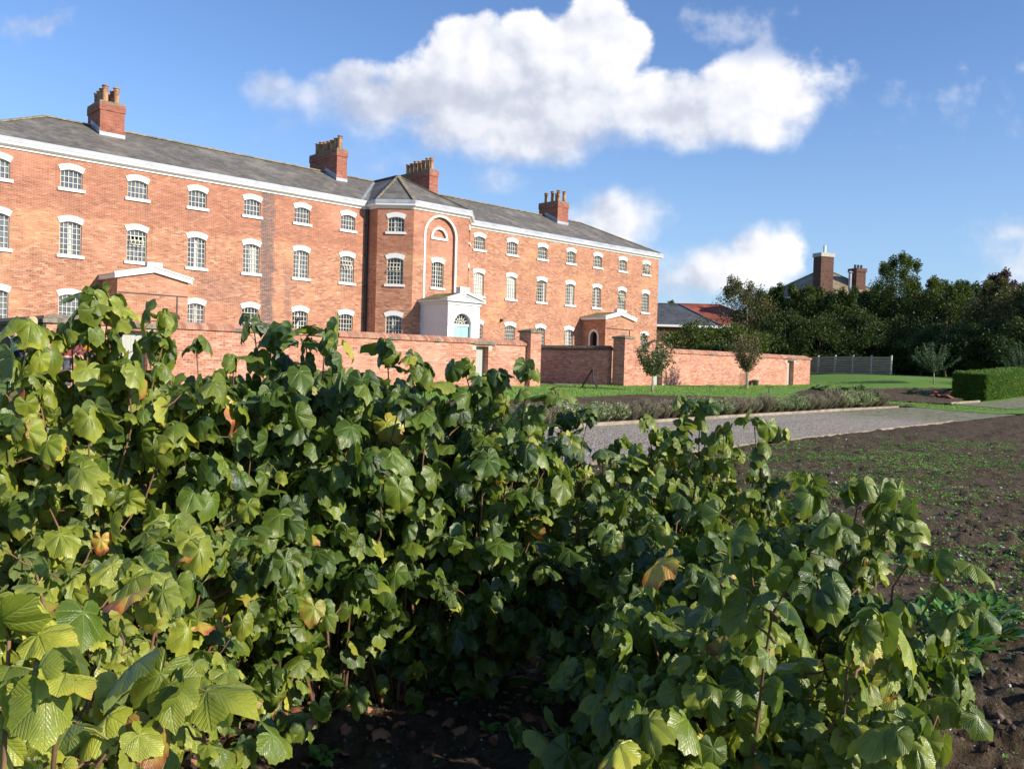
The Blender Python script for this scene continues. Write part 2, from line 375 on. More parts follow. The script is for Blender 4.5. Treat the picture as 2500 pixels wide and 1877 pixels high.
def whitemat(N):
    P = pos(N); n = N.noise(N.vm('MULTIPLY', P, (1.5, 1.5, .5)), 3, 5, .7)
    return N.mix(N.math('MULTIPLY', N.ss(n, .5, .75), .35), (.72, .72, .70), (.52, .51, .47))
def ashlar(N):
    uv = uvn(N); bt = N.n('ShaderNodeTexBrick', offset=.5, ins={'Vector': uv, 'Scale': 1.0, 'Mortar Size': .008, 'Mortar Smooth': .1, 'Brick Width': .95, 'Row Height': .34})
    c = whitemat(N)
    return N.mix(N.math('MULTIPLY', bt.outputs['Fac'], .6), c, (.35, .35, .34)), N.math('SUBTRACT', 1.0, bt.outputs['Fac']), {'bs': .5, 'bd': .01}
def archmat(N):     # painted brick voussoirs
    uv = uvn(N); u, v, _ = N.xyz(uv); fr = N.math('FRACT', N.math('DIVIDE', u, .078)); c = whitemat(N)
    return N.mix(N.math('MULTIPLY', N.ss(fr, 0, .12, 1, 0), .30), c, (.45, .45, .43))

M = {}
M['brick'] = brickmat('house'); M['gbrick'] = brickmat('garden'); M['cbrick'] = brickmat('chim'); M['dbrick'] = brickmat('dark')
M['slate'] = slatemat('slate', (.105,.094,.080), (.17,.152,.13), (.26,.22,.13), .45)
M['slate2'] = slatemat('slate_blue', (.05,.055,.065), (.085,.09,.10), (.12,.12,.10), .15)
M['tile_red'] = slatemat('clay_tile', (.22,.05,.03), (.32,.08,.05), (.2,.1,.06), .2)
M['tile_old'] = slatemat('old_tile', (.17,.125,.075), (.27,.20,.12), (.28,.24,.11), .6)
M['moss_slate'] = slatemat('moss_slate', (.12,.11,.05), (.20,.19,.07), (.30,.28,.06), .9)
M['white'] = mat('white_paint', whitemat, rough=.55)
M['ashlar'] = mat('white_ashlar', ashlar, rough=.6)
M['arch'] = mat('painted_arch', archmat, rough=.6)
M['lead'] = mat('lead', plain((.34,.36,.40), .18, 1.5), rough=.5, spec=.5)
M['frame'] = mat('cream_frame', (.60,.575,.47), rough=.5)
M['ridge'] = mat('ridge_tile', lambda N: N.mix(N.ss(N.noise(pos(N), 3, 5, .7), .4, .6), (.16,.14,.10), (.31,.25,.15)), rough=.9)
M['pot'] = mat('chimney_pot', lambda N: N.mix(N.ss(N.noise(pos(N), 2.2, 4), .4, .62), (.46,.26,.14), (.24,.12,.07)), rough=.85)
M['capstone'] = mat('coping_stone', lambda N: N.mix(N.ss(N.noise(pos(N), 6, 6, .75), .4, .62), (.15,.125,.09), (.27,.23,.17)), rough=.95)
M['black'] = mat('black_iron', (.03,.03,.032), rough=.45, spec=.5)
M['mint'] = mat('mint_paint', (.34,.60,.54), rough=.4)
M['grey_door'] = mat('grey_boards', lambda N: N.mix(N.math('MULTIPLY', N.ss(N.math('FRACT', N.math('MULTIPLY', N.xyz(uvn(N))[0], 7.0)), 0, .1, 1, 0), .7), (.40,.40,.36), (.12,.12,.11)), rough=.6)
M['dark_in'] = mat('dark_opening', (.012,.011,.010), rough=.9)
def glassmat(N):
    r = island(N); P = pos(N); n = N.noise(P, .45, 3)
    return N.mix(N.math('MULTIPLY', r, .7), N.mix(N.ss(n, .35, .65), (.105,.115,.135), (.18,.19,.21)), (.04,.045,.06))
M['glass'] = mat('window_glass', glassmat, rough=.06, spec=.9)
M['glass_dark'] = mat('window_glass_dark', lambda N: N.mix(island(N), (.012,.014,.018), (.05,.055,.07)), rough=.05, spec=.8)
M['glass_pale'] = mat('window_glass_pale', plain((.62,.62,.60), .1, 1.2), rough=.12, spec=.6)
M['curtain'] = mat('curtain', (.5,.5,.48), rough=.8)
M['board'] = mat('edging_board', lambda N: N.mix(N.ss(N.noise(pos(N), 3, 5, .7), .35, .65), (.20,.155,.11), (.34,.28,.21)), rough=.9)
M['fencewood'] = mat('fence_wood', lambda N: N.mix(N.ss(N.noise(N.vm('MULTIPLY', pos(N), (.5,.5,6)), 2, 5, .7), .35, .65), (.24,.20,.14), (.38,.33,.24)), rough=.9)
M['corten'] = mat('rusty_steel', plain((.09,.05,.035), .4, 4), rough=.8)
M['conc'] = mat('concrete', plain((.45,.42,.36), .15, 5), rough=.9)
M['pink_panel'] = mat('sign_panel', (.55,.42,.36), rough=.6)

# coping bricks on edge: fine vertical joints
def coping(N):
    uv = uvn(N); u, v, _ = N.xyz(uv); k = N.math('FLOOR', N.math('DIVIDE', u, .078))
    wn = N.n('ShaderNodeTexWhiteNoise', noise_dimensions='1D', ins={'W': k}).outputs[0]
    c = N.ramp(wn, [(0, (.30,.13,.09)), (.5, (.44,.20,.13)), (1, (.54,.30,.21))])
    c = N.mix(N.math('MULTIPLY', N.ss(N.noise(pos(N), 1.6, 6, .75), .56, .68), .7), c, (.27,.24,.15))
    fr = N.math('FRACT', N.math('DIVIDE', u, .078)); e = N.ss(fr, 0, .14, 1, 0)
    return N.mix(N.math('MULTIPLY', e, .75), c, (.13,.09,.07)), N.math('SUBTRACT', 1.0, e), {'bs': .6, 'bd': .01}
M['coping'] = mat('brick_coping', coping, rough=.9)
def coping_old(N):
    c = N.mix(N.ss(N.noise(pos(N), 8, 6, .8), .42, .6), (.06,.045,.035), (.20,.15,.10)); return c, N.noise(pos(N), 25, 4), {'bs': .8, 'bd': .03}
M['coping_old'] = mat('mossy_coping', coping_old, rough=.95)

def soilf(N):
    P = pos(N); a = N.noise(P, 1.2, 5, .6); b = N.noise(P, 14, 8, .72); c = N.noise(P, 70, 4, .6)
    col = N.mix(N.ss(b, .35, .7), (.046,.030,.016), (.150,.104,.062))
    col = N.mix(N.math('MULTIPLY', N.ss(a, .4, .7), .35), col, (.16,.118,.08))
    vor = N.n('ShaderNodeTexVoronoi', ins={'Vector': P, 'Scale': 38}); 
    st = N.ss(vor.outputs['Distance'], .06, .16, 1, 0)
    sel = N.ss(N.xyz(vor.outputs['Color'])[0], .86, .9)
    col = N.mix(N.math('MULTIPLY', st, N.math('MULTIPLY', sel, .7)), col, (.30,.27,.24))
    return col, N.math('ADD', N.math('MULTIPLY', b, 1.0), N.math('MULTIPLY', c, .4)), {'bs': 1.0, 'bd': .045}
M['soil'] = mat('soil', soilf, rough=.95, spec=.2)
def gravelf(N):
    P = pos(N); v = N.n('ShaderNodeTexVoronoi', ins={'Vector': P, 'Scale': 26}); r = N.xyz(v.outputs['Color'])[0]
    c = N.ramp(r, [(0, (.27,.21,.155)), (.4, (.48,.40,.31)), (.75, (.62,.53,.42)), (1, (.78,.70,.58))])
    c = N.mix(N.ss(v.outputs['Distance'], .3, .7), c, (.16,.14,.12))
    g = N.math('MULTIPLY', N.ss(N.noise(P, .7, 6, .75), .54, .66), N.ss(N.noise(P, 7, 3), .42, .6)); c = N.mix(N.math('MULTIPLY', g, .6), c, (.10,.13,.045)); px_ = N.xyz(P)[0]; far = N.math('MULTIPLY', N.ss(N.math('ADD', px_, N.math('MULTIPLY', N.noise(P, .8, 4), 6.0)), 28.5, 34), .9); c = N.mix(far, c, N.mix(N.ss(N.noise(P, 5, 6, .7), .4, .6), (.07,.11,.025), (.30,.26,.18)))
    tr = N.noise(N.vm('MULTIPLY', P, (.15, 1.4, 1)), 1.0, 4); c = N.mix(N.math('MULTIPLY', N.ss(tr, .5, .62), .35), c, (.24,.20,.15))
    return c, N.math('SUBTRACT', 1.0, v.outputs['Distance']), {'bs': .9, 'bd': .03}
M['gravel'] = mat('gravel', gravelf, rough=.9)
def grassf(N):
    P = pos(N); a = N.noise(P, .5, 5, .6); b = N.noise(P, 22, 6, .75)
    c = N.mix(N.ss(b, .3, .7), (.075,.155,.02), (.19,.34,.05)); c = N.mix(N.math('MULTIPLY', N.ss(a, .4, .65), .4), c, (.14,.21,.04))
    return c, b, {'bs': 1.0, 'bd': .04}
M['grass'] = mat('lawn', grassf, rough=.8)
def bladef(N):
    return N.mix(island(N), (.09,.20,.02), (.24,.38,.06))
M['blade'] = mat('grass_blades', bladef, rough=.6)

def leafmat(name, cols, autumn=True):
    """currant leaf: UV = leaf-plane coordinates (stalk at origin, tip at y=1); age attribute turns it yellow then rust"""
    def f(N):
        uv = uvn(N); x, y, _ = N.xyz(uv); ax = N.math('ABSOLUTE', x)
        ang = N.math('ARCTAN2', ax, y); pp = N.math('PINGPONG', ang, math.radians(25.5))
        r = N.vm('LENGTH', uv, out=1)
        c = N.math('MULTIPLY', r, N.math('SINE', pp)); l = N.math('MULTIPLY', r, N.math('COSINE', pp))
        wdt = N.math('MULTIPLY_ADD', l, -.014, .026)
        main = N.ss(N.math('DIVIDE', c, wdt), .5, 1.6, 1, 0)
        ph = N.math('MULTIPLY', N.math('SUBTRACT', l, N.math('MULTIPLY', c, 1.3)), 9.5); tri = N.math('PINGPONG', ph, .5)
        sec = N.math('MULTIPLY', N.ss(tri, .0, .26, 1, 0), N.ss(l, .1, .25))
        P = pos(N); age = N.n('ShaderNodeAttribute', attribute_name='age').outputs['Fac']
        blot = N.noise(N.vm('ADD', N.vm('MULTIPLY', uv, (1, 1, 0)), N.comb(0, 0, N.math('MULTIPLY', age, 40.0))), 2.6, 4, .6)
        ed = N.ss(r, .45, 1.0)
        ag = N.math('ADD', age, N.math('MULTIPLY', N.math('ADD', N.math('MULTIPLY', ed, .55), N.math('SUBTRACT', blot, .55)), N.math('MULTIPLY_ADD', age, .75, .06)))
        col = N.ramp(ag, cols)
        col = N.mix(N.math('MULTIPLY', N.math('ADD', main, N.math('MULTIPLY', sec, .32), clamp=True), .5), col, N.mix(.5, col, (.30,.38,.10)))
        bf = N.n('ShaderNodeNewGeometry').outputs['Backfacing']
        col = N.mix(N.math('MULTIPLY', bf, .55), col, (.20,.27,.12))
        cell = N.n('ShaderNodeTexVoronoi', feature='DISTANCE_TO_EDGE', ins={'Vector': uv, 'Scale': 13}).outputs['Distance']
        h = N.math('SUBTRACT', N.math('MULTIPLY', N.ss(cell, 0, .14), .12), N.math('ADD', main, N.math('MULTIPLY', sec, .45)))
        spk = N.math('MULTIPLY', N.ss(N.noise(N.vm('ADD', P, (0, 0, 0)), 75, 3, .6), .66, .72), N.ss(N.noise(P, 6, 2), .48, .6)); col = N.mix(N.math('MULTIPLY', spk, .7), col, (.16, .08, .03))
        wbl = N.noise(P, 28, 4, .6); h = N.math('ADD', h, N.math('MULTIPLY', wbl, 1.6))
        isl = island(N); col = N.mix(1.0, col, N.mix(isl, (.62, .66, .62), (1.25, 1.2, 1.1)), 'MULTIPLY')
        tc = N.mix(1.0, col, (1.9, 2.0, .6), 'MULTIPLY')
        return col, h, {'bs': .5, 'bd': .0022, 'trans': .20, 'tcol': tc}
    return mat(name, f, rough=.36, spec=.55)
M['leaf'] = leafmat('currant_leaf', [(0.0, (.022,.052,.007)), (.12, (.072,.122,.012)), (.34, (.205,.240,.026)), (.56, (.36,.37,.045)), (.74, (.44,.30,.06)), (.88, (.40,.13,.035)), (1.0, (.22,.06,.03))])
M['stem'] = mat('currant_stem', plain((.17,.09,.05), .4, 12), rough=.7)
M['petiole'] = mat('leaf_stalk', (.24,.22,.06), rough=.6)
def folm(name, a, b, tr=.25, rough=.55):
    def f(N):
        c = N.mix(island(N), a, b); n = N.noise(pos(N), .6, 3); c = N.mix(N.ss(n, .3, .7), N.mix(1.0, c, (.7,.75,.7), 'MULTIPLY'), c)
        return c, None, {'trans': tr, 'tcol': N.mix(1.0, c, (1.5,1.6,.8), 'MULTIPLY')}
    return mat(name, f, rough=rough, spec=.35)
M['fol_dark'] = folm('foliage_dark', (.024,.046,.010), (.075,.110,.020))
M['fol_mid'] = folm('foliage_mid', (.040,.070,.012), (.13,.155,.025))
M['fol_olive'] = folm('foliage_olive', (.07,.07,.025), (.15,.13,.05))
M['fol_light'] = folm('foliage_light', (.06,.11,.02), (.15,.20,.05))
M['fol_purple'] = folm('foliage_purple', (.05,.012,.02), (.10,.025,.035))
M['fol_apple'] = folm('foliage_apple', (.045,.075,.02), (.14,.17,.055))
M['fol_russet'] = folm('foliage_russet', (.06,.08,.025), (.22,.15,.07))
M['fol_blue'] = folm('foliage_bluegreen', (.03,.07,.03), (.07,.13,.05))
M['hedge'] = folm('hedge_leaf', (.07,.14,.018), (.15,.25,.035))
M['sage'] = folm('sage_leaf', (.18,.24,.10), (.40,.45,.25))
M['lav'] = folm('lavender_stem', (.17,.14,.10), (.42,.37,.26))
M['weed'] = folm('seedling_leaf', (.09,.20,.03), (.22,.38,.08))
M['spin'] = folm('beet_leaf', (.06,.15,.02), (.13,.27,.05), .15, .22)
M['rhu'] = folm('rhubarb_leaf', (.07,.14,.03), (.16,.22,.07))
M['rhstalk'] = mat('rhubarb_stalk', (.45,.06,.07), rough=.4)
M['deadleaf'] = mat('dead_leaf', lambda N: N.mix(island(N), (.16,.06,.03), (.36,.17,.09)), rough=.8)
M['bark'] = mat('bark', plain((.15,.12,.09), .35, 9), rough=.95)
M['barkpale'] = mat('pale_bark', plain((.30,.27,.21), .3, 14), rough=.9)

# ------------------------------------------------------------------ the big brick house
FY = 43.33; WW = .95; XB = 32.5; GZ0 = .2
def arc_open(uc, z0, z1, w=WW, rise=.12, n=8):
    L = [(uc-w/2, z0), (uc+w/2, z0)]
    for i in range(n+1):
        t = 1-2*i/n; L.append((uc+t*w/2, z1-rise*t*t))
    return L
def crown(u, uc, z1, w, rise): t = (u-uc)/(w/2); return z1-rise*t*t
def bar_u(mb, F, u0, z0, u1, z1, wd, d0, d1):
    a = np.array([u0, z0]); b = np.array([u1, z1]); d = b-a; L = np.linalg.norm(d); d /= L; n = np.array([-d[1], d[0]])*wd/2
    P = [a-n, b-n, b+n, a+n]; mb.prism(F, [tuple(p) for p in P], d0, d1)

def window(par, F, uc, z0, z1, rows, glass='glass', w=WW, rise=.12, lintel='white', opened=None, curtain=None, lint=True, cols=5):
    mb = MB(); b = .027; d0, d1 = -.13, -.09
    bar_u(mb, F, uc-w/2+.02, z0, uc-w/2+.02, z1-rise, .04, d0, d1+.015); bar_u(mb, F, uc+w/2-.02, z0, uc+w/2-.02, z1-rise, .04, d0, d1+.015)
    bar_u(mb, F, uc-w/2, z0+.02, uc+w/2, z0+.02, .04, d0, d1+.012)
    for i in range(1, cols):
        u = uc-w/2+w*i/cols; bar_u(mb, F, u, z0+.03, u, crown(u, uc, z1, w, rise)-.01, b, d0, d1)
    H = (z1-rise-z0)
    for j in range(1, rows):
        z = z0+(H+.08)*j/rows; bar_u(mb, F, uc-w/2+.03, z, uc+w/2-.03, z, b, d0, d1-.003)
    arc = [(uc+t*w/2, z1-rise*t*t) for t in np.linspace(1, -1, 9)]; arc2 = [(u, z-.045) for u, z in arc]
    mb.ring(F, arc2, arc, d0, d1+.01)
    win = mb.build('window', M['frame'], par, recalc=True)
    g = MB()
    for i in range(cols):       # each pane of glass leans its own way a little, as old glass does
        ua, ub = uc-w/2+w*i/cols, uc-w/2+w*(i+1)/cols
        for j in range(rows):
            za = z0+(H+.08)*j/rows; zb = z0+(H+.08)*(j+1)/rows
            if opened and opened[0] <= j < opened[1] and 1 <= i <= 3: continue
            if j == rows-1: zb = None
            dj = rnd.uniform(-.004, .004)
            zc = [crown(u, uc, z1, w, rise)-.005 if zb is None else zb for u in (ua, ub)]
            g.add([F(ua, -.14+dj, za), F(ub, -.14-dj, za), F(ub, -.14-dj, zc[1]), F(ua, -.14+dj, zc[0])], [(0, 1, 2, 3)])
    g.build('pane', M[glass], win)
    if opened:
        ua, ub = uc-w/2+w/cols, uc-w/2+w*4/cols; za = z0+(H+.08)*opened[0]/rows; zb = z0+(H+.08)*opened[1]/rows
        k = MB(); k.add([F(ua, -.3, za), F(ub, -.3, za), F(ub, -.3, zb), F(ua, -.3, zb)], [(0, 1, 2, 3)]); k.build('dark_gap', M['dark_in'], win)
        q = MB(); hh = zb-za; tilt = math.radians(28); zh = zb-.02
        def G(u, d, z): return F(u, -.07+(zh-z)*math.sin(tilt)+d, zh-(zh-z)*math.cos(tilt))
        n = 3
        for i in range(n+1):
            u = ua+(ub-ua)*i/n; bar_u(q, G, u, za, u, zh, .03, -.01, .012)
        for z in (za, (za+zb)/2, zh): bar_u(q, G, ua-.02, z, ub+.02, z, .03, -.012, .014)
        q.build('opening_light', M['frame'], win, recalc=True)
    if curtain:
        k = MB(); c0, c1 = curtain; zt = z1-rise-.05
        k.add([F(uc-w/2+w*c0, -.138, z0+.05), F(uc-w/2+w*c1, -.138, z0+.05), F(uc-w/2+w*c1, -.138, zt), F(uc-w/2+w*c0, -.138, zt)], [(0, 1, 2, 3)])
        k.build('curtain', M['curtain'], win)
    if lint:
        s = MB(); s.obox(F, uc-w/2-.12, uc+w/2+.12, -.10, .085, z0-.14, z0-.002); s.build('sill', M[lintel if lintel == 'white' else 'white'], win, recalc=True)
        l = MB(); inn = [(uc+t*w/2, z1-rise*t*t) for t in np.linspace(-1, 1, 11)]; out = [(uc+t*(w/2+.11), z1+.275-rise*1.15*t*t) for t in np.linspace(-1, 1, 11)]
        l.ring(F, inn, out, -.10, .035); l.build('lintel', M[lintel], win, recalc=True)
    return win

house = empty('brick_building', (32.5, FY, .3), 'long three storey red brick building with slate roof and a canted bay in its middle', 'building')
TOPR, MIDR, GNDR = (9.02, 9.89), (5.95, 7.50), (2.75, 4.12)
ZW = 10.62
LX = [9.53+3*k for k in range(7)]; RX = [37.77+3*k for k in range(7)]
wall = MB()
def wing(x0, x1, xs, skip=()):
    F = frame((x0, FY), (1, 0)); holes = []
    for x in xs:
        for (a, b) in (TOPR, MIDR, GNDR):
            if (round(x, 2), a) not in skip: holes.append(arc_open(x-x0, a, b))
    wall.panel(F, [(0, GZ0), (x1-x0, GZ0), (x1-x0, ZW), (0, ZW)], holes, 0, .17); return F
FL = wing(7.9, XB-3.6, LX, {(LX[2], 2.75)})
FR = wing(XB+3.6, 57.42, RX, {(RX[4], 2.75)})
# bay: return, canted face, front, canted face, return
bp = [(XB-3.6, FY), (XB-3.6, 42.33), (XB-2.1, 40.8), (XB+2.1, 40.8), (XB+3.6, 42.33), (XB+3.6, FY)]
BF = []
for i in range(5):
    a = np.array(bp[i]); b = np.array(bp[i+1]); BF.append((frame(a, b-a), np.linalg.norm(b-a)))
wall.panel(BF[0][0], [(0, GZ0), (BF[0][1], GZ0), (BF[0][1], ZW), (0, ZW)], [])
wall.panel(BF[4][0], [(0, GZ0), (BF[4][1], GZ0), (BF[4][1], ZW), (0, ZW)], [])
for i in (1, 3):
    L = BF[i][1]; wall.panel(BF[i][0], [(0, GZ0), (L, GZ0), (L, ZW), (0, ZW)], [arc_open(L/2+.03, a, b, .98) for a, b in (TOPR, MIDR, GNDR)], 0, .17)
FF = BF[2][0]; uc = 2.05
def bigarch(R, zs, zb, n=24): return [(uc-R, zb), (uc+R, zb)]+[(uc+R*math.cos(t), zs+R*math.sin(t)) for t in np.linspace(0, math.pi, n+1)]
wall.panel(FF, [(0, GZ0), (4.2, GZ0), (4.2, ZW), (0, ZW)], [bigarch(1.14, 9.03, 3.2)], 0, .16)
lun = [(uc+.5*math.cos(t), 8.95+.5*math.sin(t)) for t in np.linspace(0, math.pi, 17)]
wall.panel(FF, bigarch(1.14, 9.03, 3.2), [arc_open(uc-.05, MIDR[0], MIDR[1], .90), lun], -.16, .12)
wall.panel(FF, lun, [], -.26)
# ends and back
for (a, b) in (((7.9, FY+9.3), (7.9, FY)), ((57.42, FY), (57.42, FY+9.3)), ((57.42, FY+9.3), (7.9, FY+9.3))):
    F = frame(a, np.array(b)-np.array(a)); L = np.linalg.norm(np.array(b)-np.array(a)); wall.panel(F, [(0, GZ0), (L, GZ0), (L, ZW), (0, ZW)], [])
wall.build('wall', M['brick'], house)
ab = MB()
band = lambda R, zb: [(uc+R, zb)]+[(uc+R*math.cos(t), 9.03+R*math.sin(t)) for t in np.linspace(0, math.pi, 33)]+[(uc-R, zb)]
ab.ring(FF, band(1.135, 5.2), band(1.27, 5.2), -.05, .035); ab.build('arch_band', M['white'], house, recalc=True)
lb = MB(); lb.ring(FF, [(uc+.5*math.cos(t), 8.95+.5*math.sin(t)) for t in np.linspace(0, math.pi, 21)], [(uc+.64*math.cos(t), 8.95+.64*math.sin(t)) for t in np.linspace(0, math.pi, 21)], -.2, -.1)
lb.obox(FF, uc-.64, uc+.64, -.2, -.085, 8.81, 8.948); lb.build('lunette_band', M['white'], house, recalc=True)

opens = {(0, 2, 'm'): (3, 5), (0, 6, 'm'): (3, 5), (1, 5, 'm'): (3, 5), (1, 6, 't'): (1, 3)}
curt = {(0, 1, 'm'): (.45, .62), (0, 3, 'm'): (.4, .56), (0, 4, 'm'): (.5, .85), (0, 5, 'm'): (.36, .5), (0, 3, 'g'): (.5, .62), (0, 5, 'g'): (.35, .5), (1, 2, 'm'): (.75, .98), (1, 3, 'm'): (.7, .98), (1, 4, 'm'): (.5, .7), (1, 3, 'g'): (.3, .6), (1, 1, 'm'): (.1, .5)}
for s_, (xs, F, x0) in enumerate(((LX, FL, 7.9), (RX, FR, XB+3.6))):
    for k, x in enumerate(xs):
        for nm, (a, b), rows in (('t', TOPR, 3), ('m', MIDR, 6), ('g', GNDR, 5)):
            if nm == 'g' and ((s_ == 0 and k == 2) or (s_ == 1 and k == 4)): continue
            gl = 'glass'
            if s_ == 1 and nm == 'm' and k in (0, 1): gl = 'glass_pale'
            if nm == 'g' and k >= 4 and s_ == 0: gl = 'glass_dark'
            if s_ == 1 and nm != 't' and k >= 2: gl = 'glass_dark' if k in (2, 4) else 'glass'
            window(house, F, x-x0, a, b, rows, gl, opened=opens.get((s_, k, nm)), curtain=curt.get((s_, k, nm)))
for i in (1, 3):
    L = BF[i][1]
    for nm, (a, b), rows in (('t', TOPR, 3), ('m', MIDR, 6), ('g', GNDR, 5)):
        window(house, BF[i][0], L/2+.03, a, b, rows, 'glass_dark', w=.98, lintel='arch', opened=(3, 5) if nm == 'm' else None, curtain=(.42, .5) if nm != 'm' else None)
def FFr(u, d, z): return FF(u, d-.16, z)
window(house, FFr, uc-.05, MIDR[0], MIDR[1], 6, 'glass_dark', w=.90, curtain=(.4, .5))

# cornice and lead gutter swept round the plan
plan = [(7.9, FY+9.3), (7.9, FY)]+bp+[(57.42, FY), (57.42, FY+9.3)]
def sweep(prof, name, m_, par, closed_plan=plan):
    pl = [np.array(p) for p in closed_plan]; n = len(pl); V = []; F = []
    for i in range(n):
        def nrm(a, b): d = (b-a)/np.linalg.norm(b-a); return np.array([d[1], -d[0]])
        ns = []
        if i > 0: ns.append(nrm(pl[i-1], pl[i]))
        if i < n-1: ns.append(nrm(pl[i], pl[i+1]))
        mn = sum(ns); mn /= np.linalg.norm(mn); k = 1/(mn@ns[0])
        for o, z in prof: q = pl[i]+mn*o*k; V.append((q[0], q[1], z))
    m_n = len(prof)
    for i in range(n-1):
        for j in range(m_n-1): F.append((i*m_n+j, (i+1)*m_n+j, (i+1)*m_n+j+1, i*m_n+j+1))
    mb = MB(); mb.add(V, F); return mb.build(name, m_, par, recalc=False)
sweep([(-.02, 10.38), (.06, 10.38), (.06, 10.46), (.13, 10.475), (.20, 10.52), (.235, 10.55), (.235, 10.655), (.18, 10.66)], 'cornice', M['white'], house)
sweep([(.205, 10.655), (.255, 10.662), (.25, 10.80), (.23, 10.87), (-.12, 10.875)], 'gutter', M['lead'], house)

# roofs
ZE, ZR, YR = 10.84, 13.24, FY+4.685
rf = MB(); e0, e1, f0, f1 = 7.9-.16, 57.42+.16, FY-.16, FY+9.3+.16; hp = YR-f0
A, B_, C_, D_ = (e0, f0, ZE), (e1, f0, ZE), (e1, f1, ZE), (e0, f1, ZE); R0, R1 = (e0+hp, YR, ZR), (e1-hp, YR, ZR)
rf.add([A, B_, C_, D_, R0, R1], [(0, 1, 5, 4), (1, 2, 5), (2, 3, 4, 5), (3, 0, 4)])
roof = rf.build('roof', M['slate'], house)
slope = (ZR-ZE)/(YR-f0)
br = MB(); ap = (XB-.03, 45.35, ZR+.015); rg = (XB-.03, YR+.03, ZR+.015)
eb = [(XB-3.75, FY-.1), (XB-3.75, 42.27), (XB-2.165, 40.65), (XB+2.165, 40.65), (XB+3.75, 42.27), (XB+3.75, FY-.1)]
E_ = [(x, y, ZE) for x, y in eb]
br.add([ap, rg]+E_, [(3, 4, 0), (4, 5, 0), (5, 6, 0), (2, 3, 0, 1), (6, 7, 1, 0)])
bayroof = br.build('bay_roof', M['slate'], house)
rd = MB()
def ridge_line(a, b, wd=.24):
    rd.bar(a, b, wd, .07)
up = lambda p, k=.05: (p[0], p[1], p[2]+k)
for a, b in ((R0, R1), (A, R0), (B_, R1), (C_, R1), (D_, R0), (ap, rg), (ap, E_[2]), (ap, E_[3])): ridge_line(up(a, .03), up(b, .03))
ridge_line(up(ap), up(E_[4])); ridge_line(up(ap), up(E_[1]), .1)
rd.build('ridge_tiles', M['ridge'], roof)
ld = MB()
ld.bar((XB-4.1, FY-.05, ZE+.05), (XB-.03, YR, ZR+.04), .16, .03); ld.bar((XB+4.1, FY-.05, ZE+.05), (XB-.03, YR, ZR+.04), .16, .03)
ld.build('valley_lead', M['lead'], roof)

def chimney(x, wd, cd, ztop, pots, ycf=FY+3.31):
    y0, y1 = ycf, ycf+cd; zb = ZE+slope*(y0-f0)-.25
    c = MB(); c.box(x, x+wd, y0, y1, zb, ztop-.42); c.box(x-.04, x+wd+.04, y0-.04, y1+.04, ztop-.419, ztop-.06)
    ch = c.build('chimney', M['cbrick'], roof)
    c = MB(); c.box(x-.03, x+wd+.03, y0-.03, y1+.03, ztop-.06, ztop+.06); c.build('cap', M['capstone'], ch)
    l = MB(); z = zb+.25; l.box(x-.03, x+wd+.03, y0-.03, y0+.01, z-.12, z+.18); l.bar((x-.02, y0, z+.2), (x-.02, YR, ZR+.16), .02, .3); l.bar((x+wd+.02, y0, z+.2), (x+wd+.02, YR, ZR+.16), .02, .3)
    l.build('flashing', M['lead'], ch)
    for (px, py, h) in pots:
        p = MB(); r = .145; h = min(h, .86); p.lathe((x+px, y0+py, ztop+.05), [(r*1.1, 0), (r*1.1, .05), (r, .08), (r*.92, h-.2), (r*1.05, h-.18), (r*1.05, h-.13), (r*.93, h-.11), (r*.93, h-.06), (r*1.18, h-.05), (r*1.18, h), (r*.8, h), (r*.8, h-.1)], 14)
        p.build('pot', M['pot'], ch, smooth=False)
hj = lambda: rnd.uniform(.64, .8)
chimney(14.787, 1.21, 1.9, 14.26, [(.33, .3, .92), (.33, .75, .78), (.33, 1.15, .72), (.33, 1.55, .7), (.88, .3, .85), (.88, .8, .78), (.88, 1.3, .72)])
chimney(28.72, .735, 3.27, 14.51, [(.36, .28+.445*k, .9-.0*k if k == 0 else hj()+.08) for k in range(7)])
chimney(35.98, .735, 3.27, 14.51, [(.36, .28+.445*k, hj()+.1) for k in range(7)])
chimney(48.65, 1.21, 2.07, 14.26, [(.3, .25, .95), (.95, .25, .88), (.3, .9, .85), (.9, 1.0, .8), (.3, 1.6, .8)])

# downpipe and lamps
dp = MB(); dp.tube([(XB-3.72, FY-.1, .4), (XB-3.72, FY-.1, 10.4)], .07, 8)
for z in (3.9, 5.8, 7.6, 9.4): dp.box(XB-3.82, XB-3.62, FY-.12, FY-.01, z, z+.09)
dp.build('downpipe', M['black'], house)
for x, z in ((24.55-.12, 3.55), (39.9, 4.35), (55.6, 4.05)):
    l = MB(); l.box(x-.08, x+.08, FY-.16, FY-.01, z, z+.18); l.box(x-.05, x+.05, FY-.2, FY-.16, z+.03, z+.1); l.build('wall_lamp', M['black'], house)

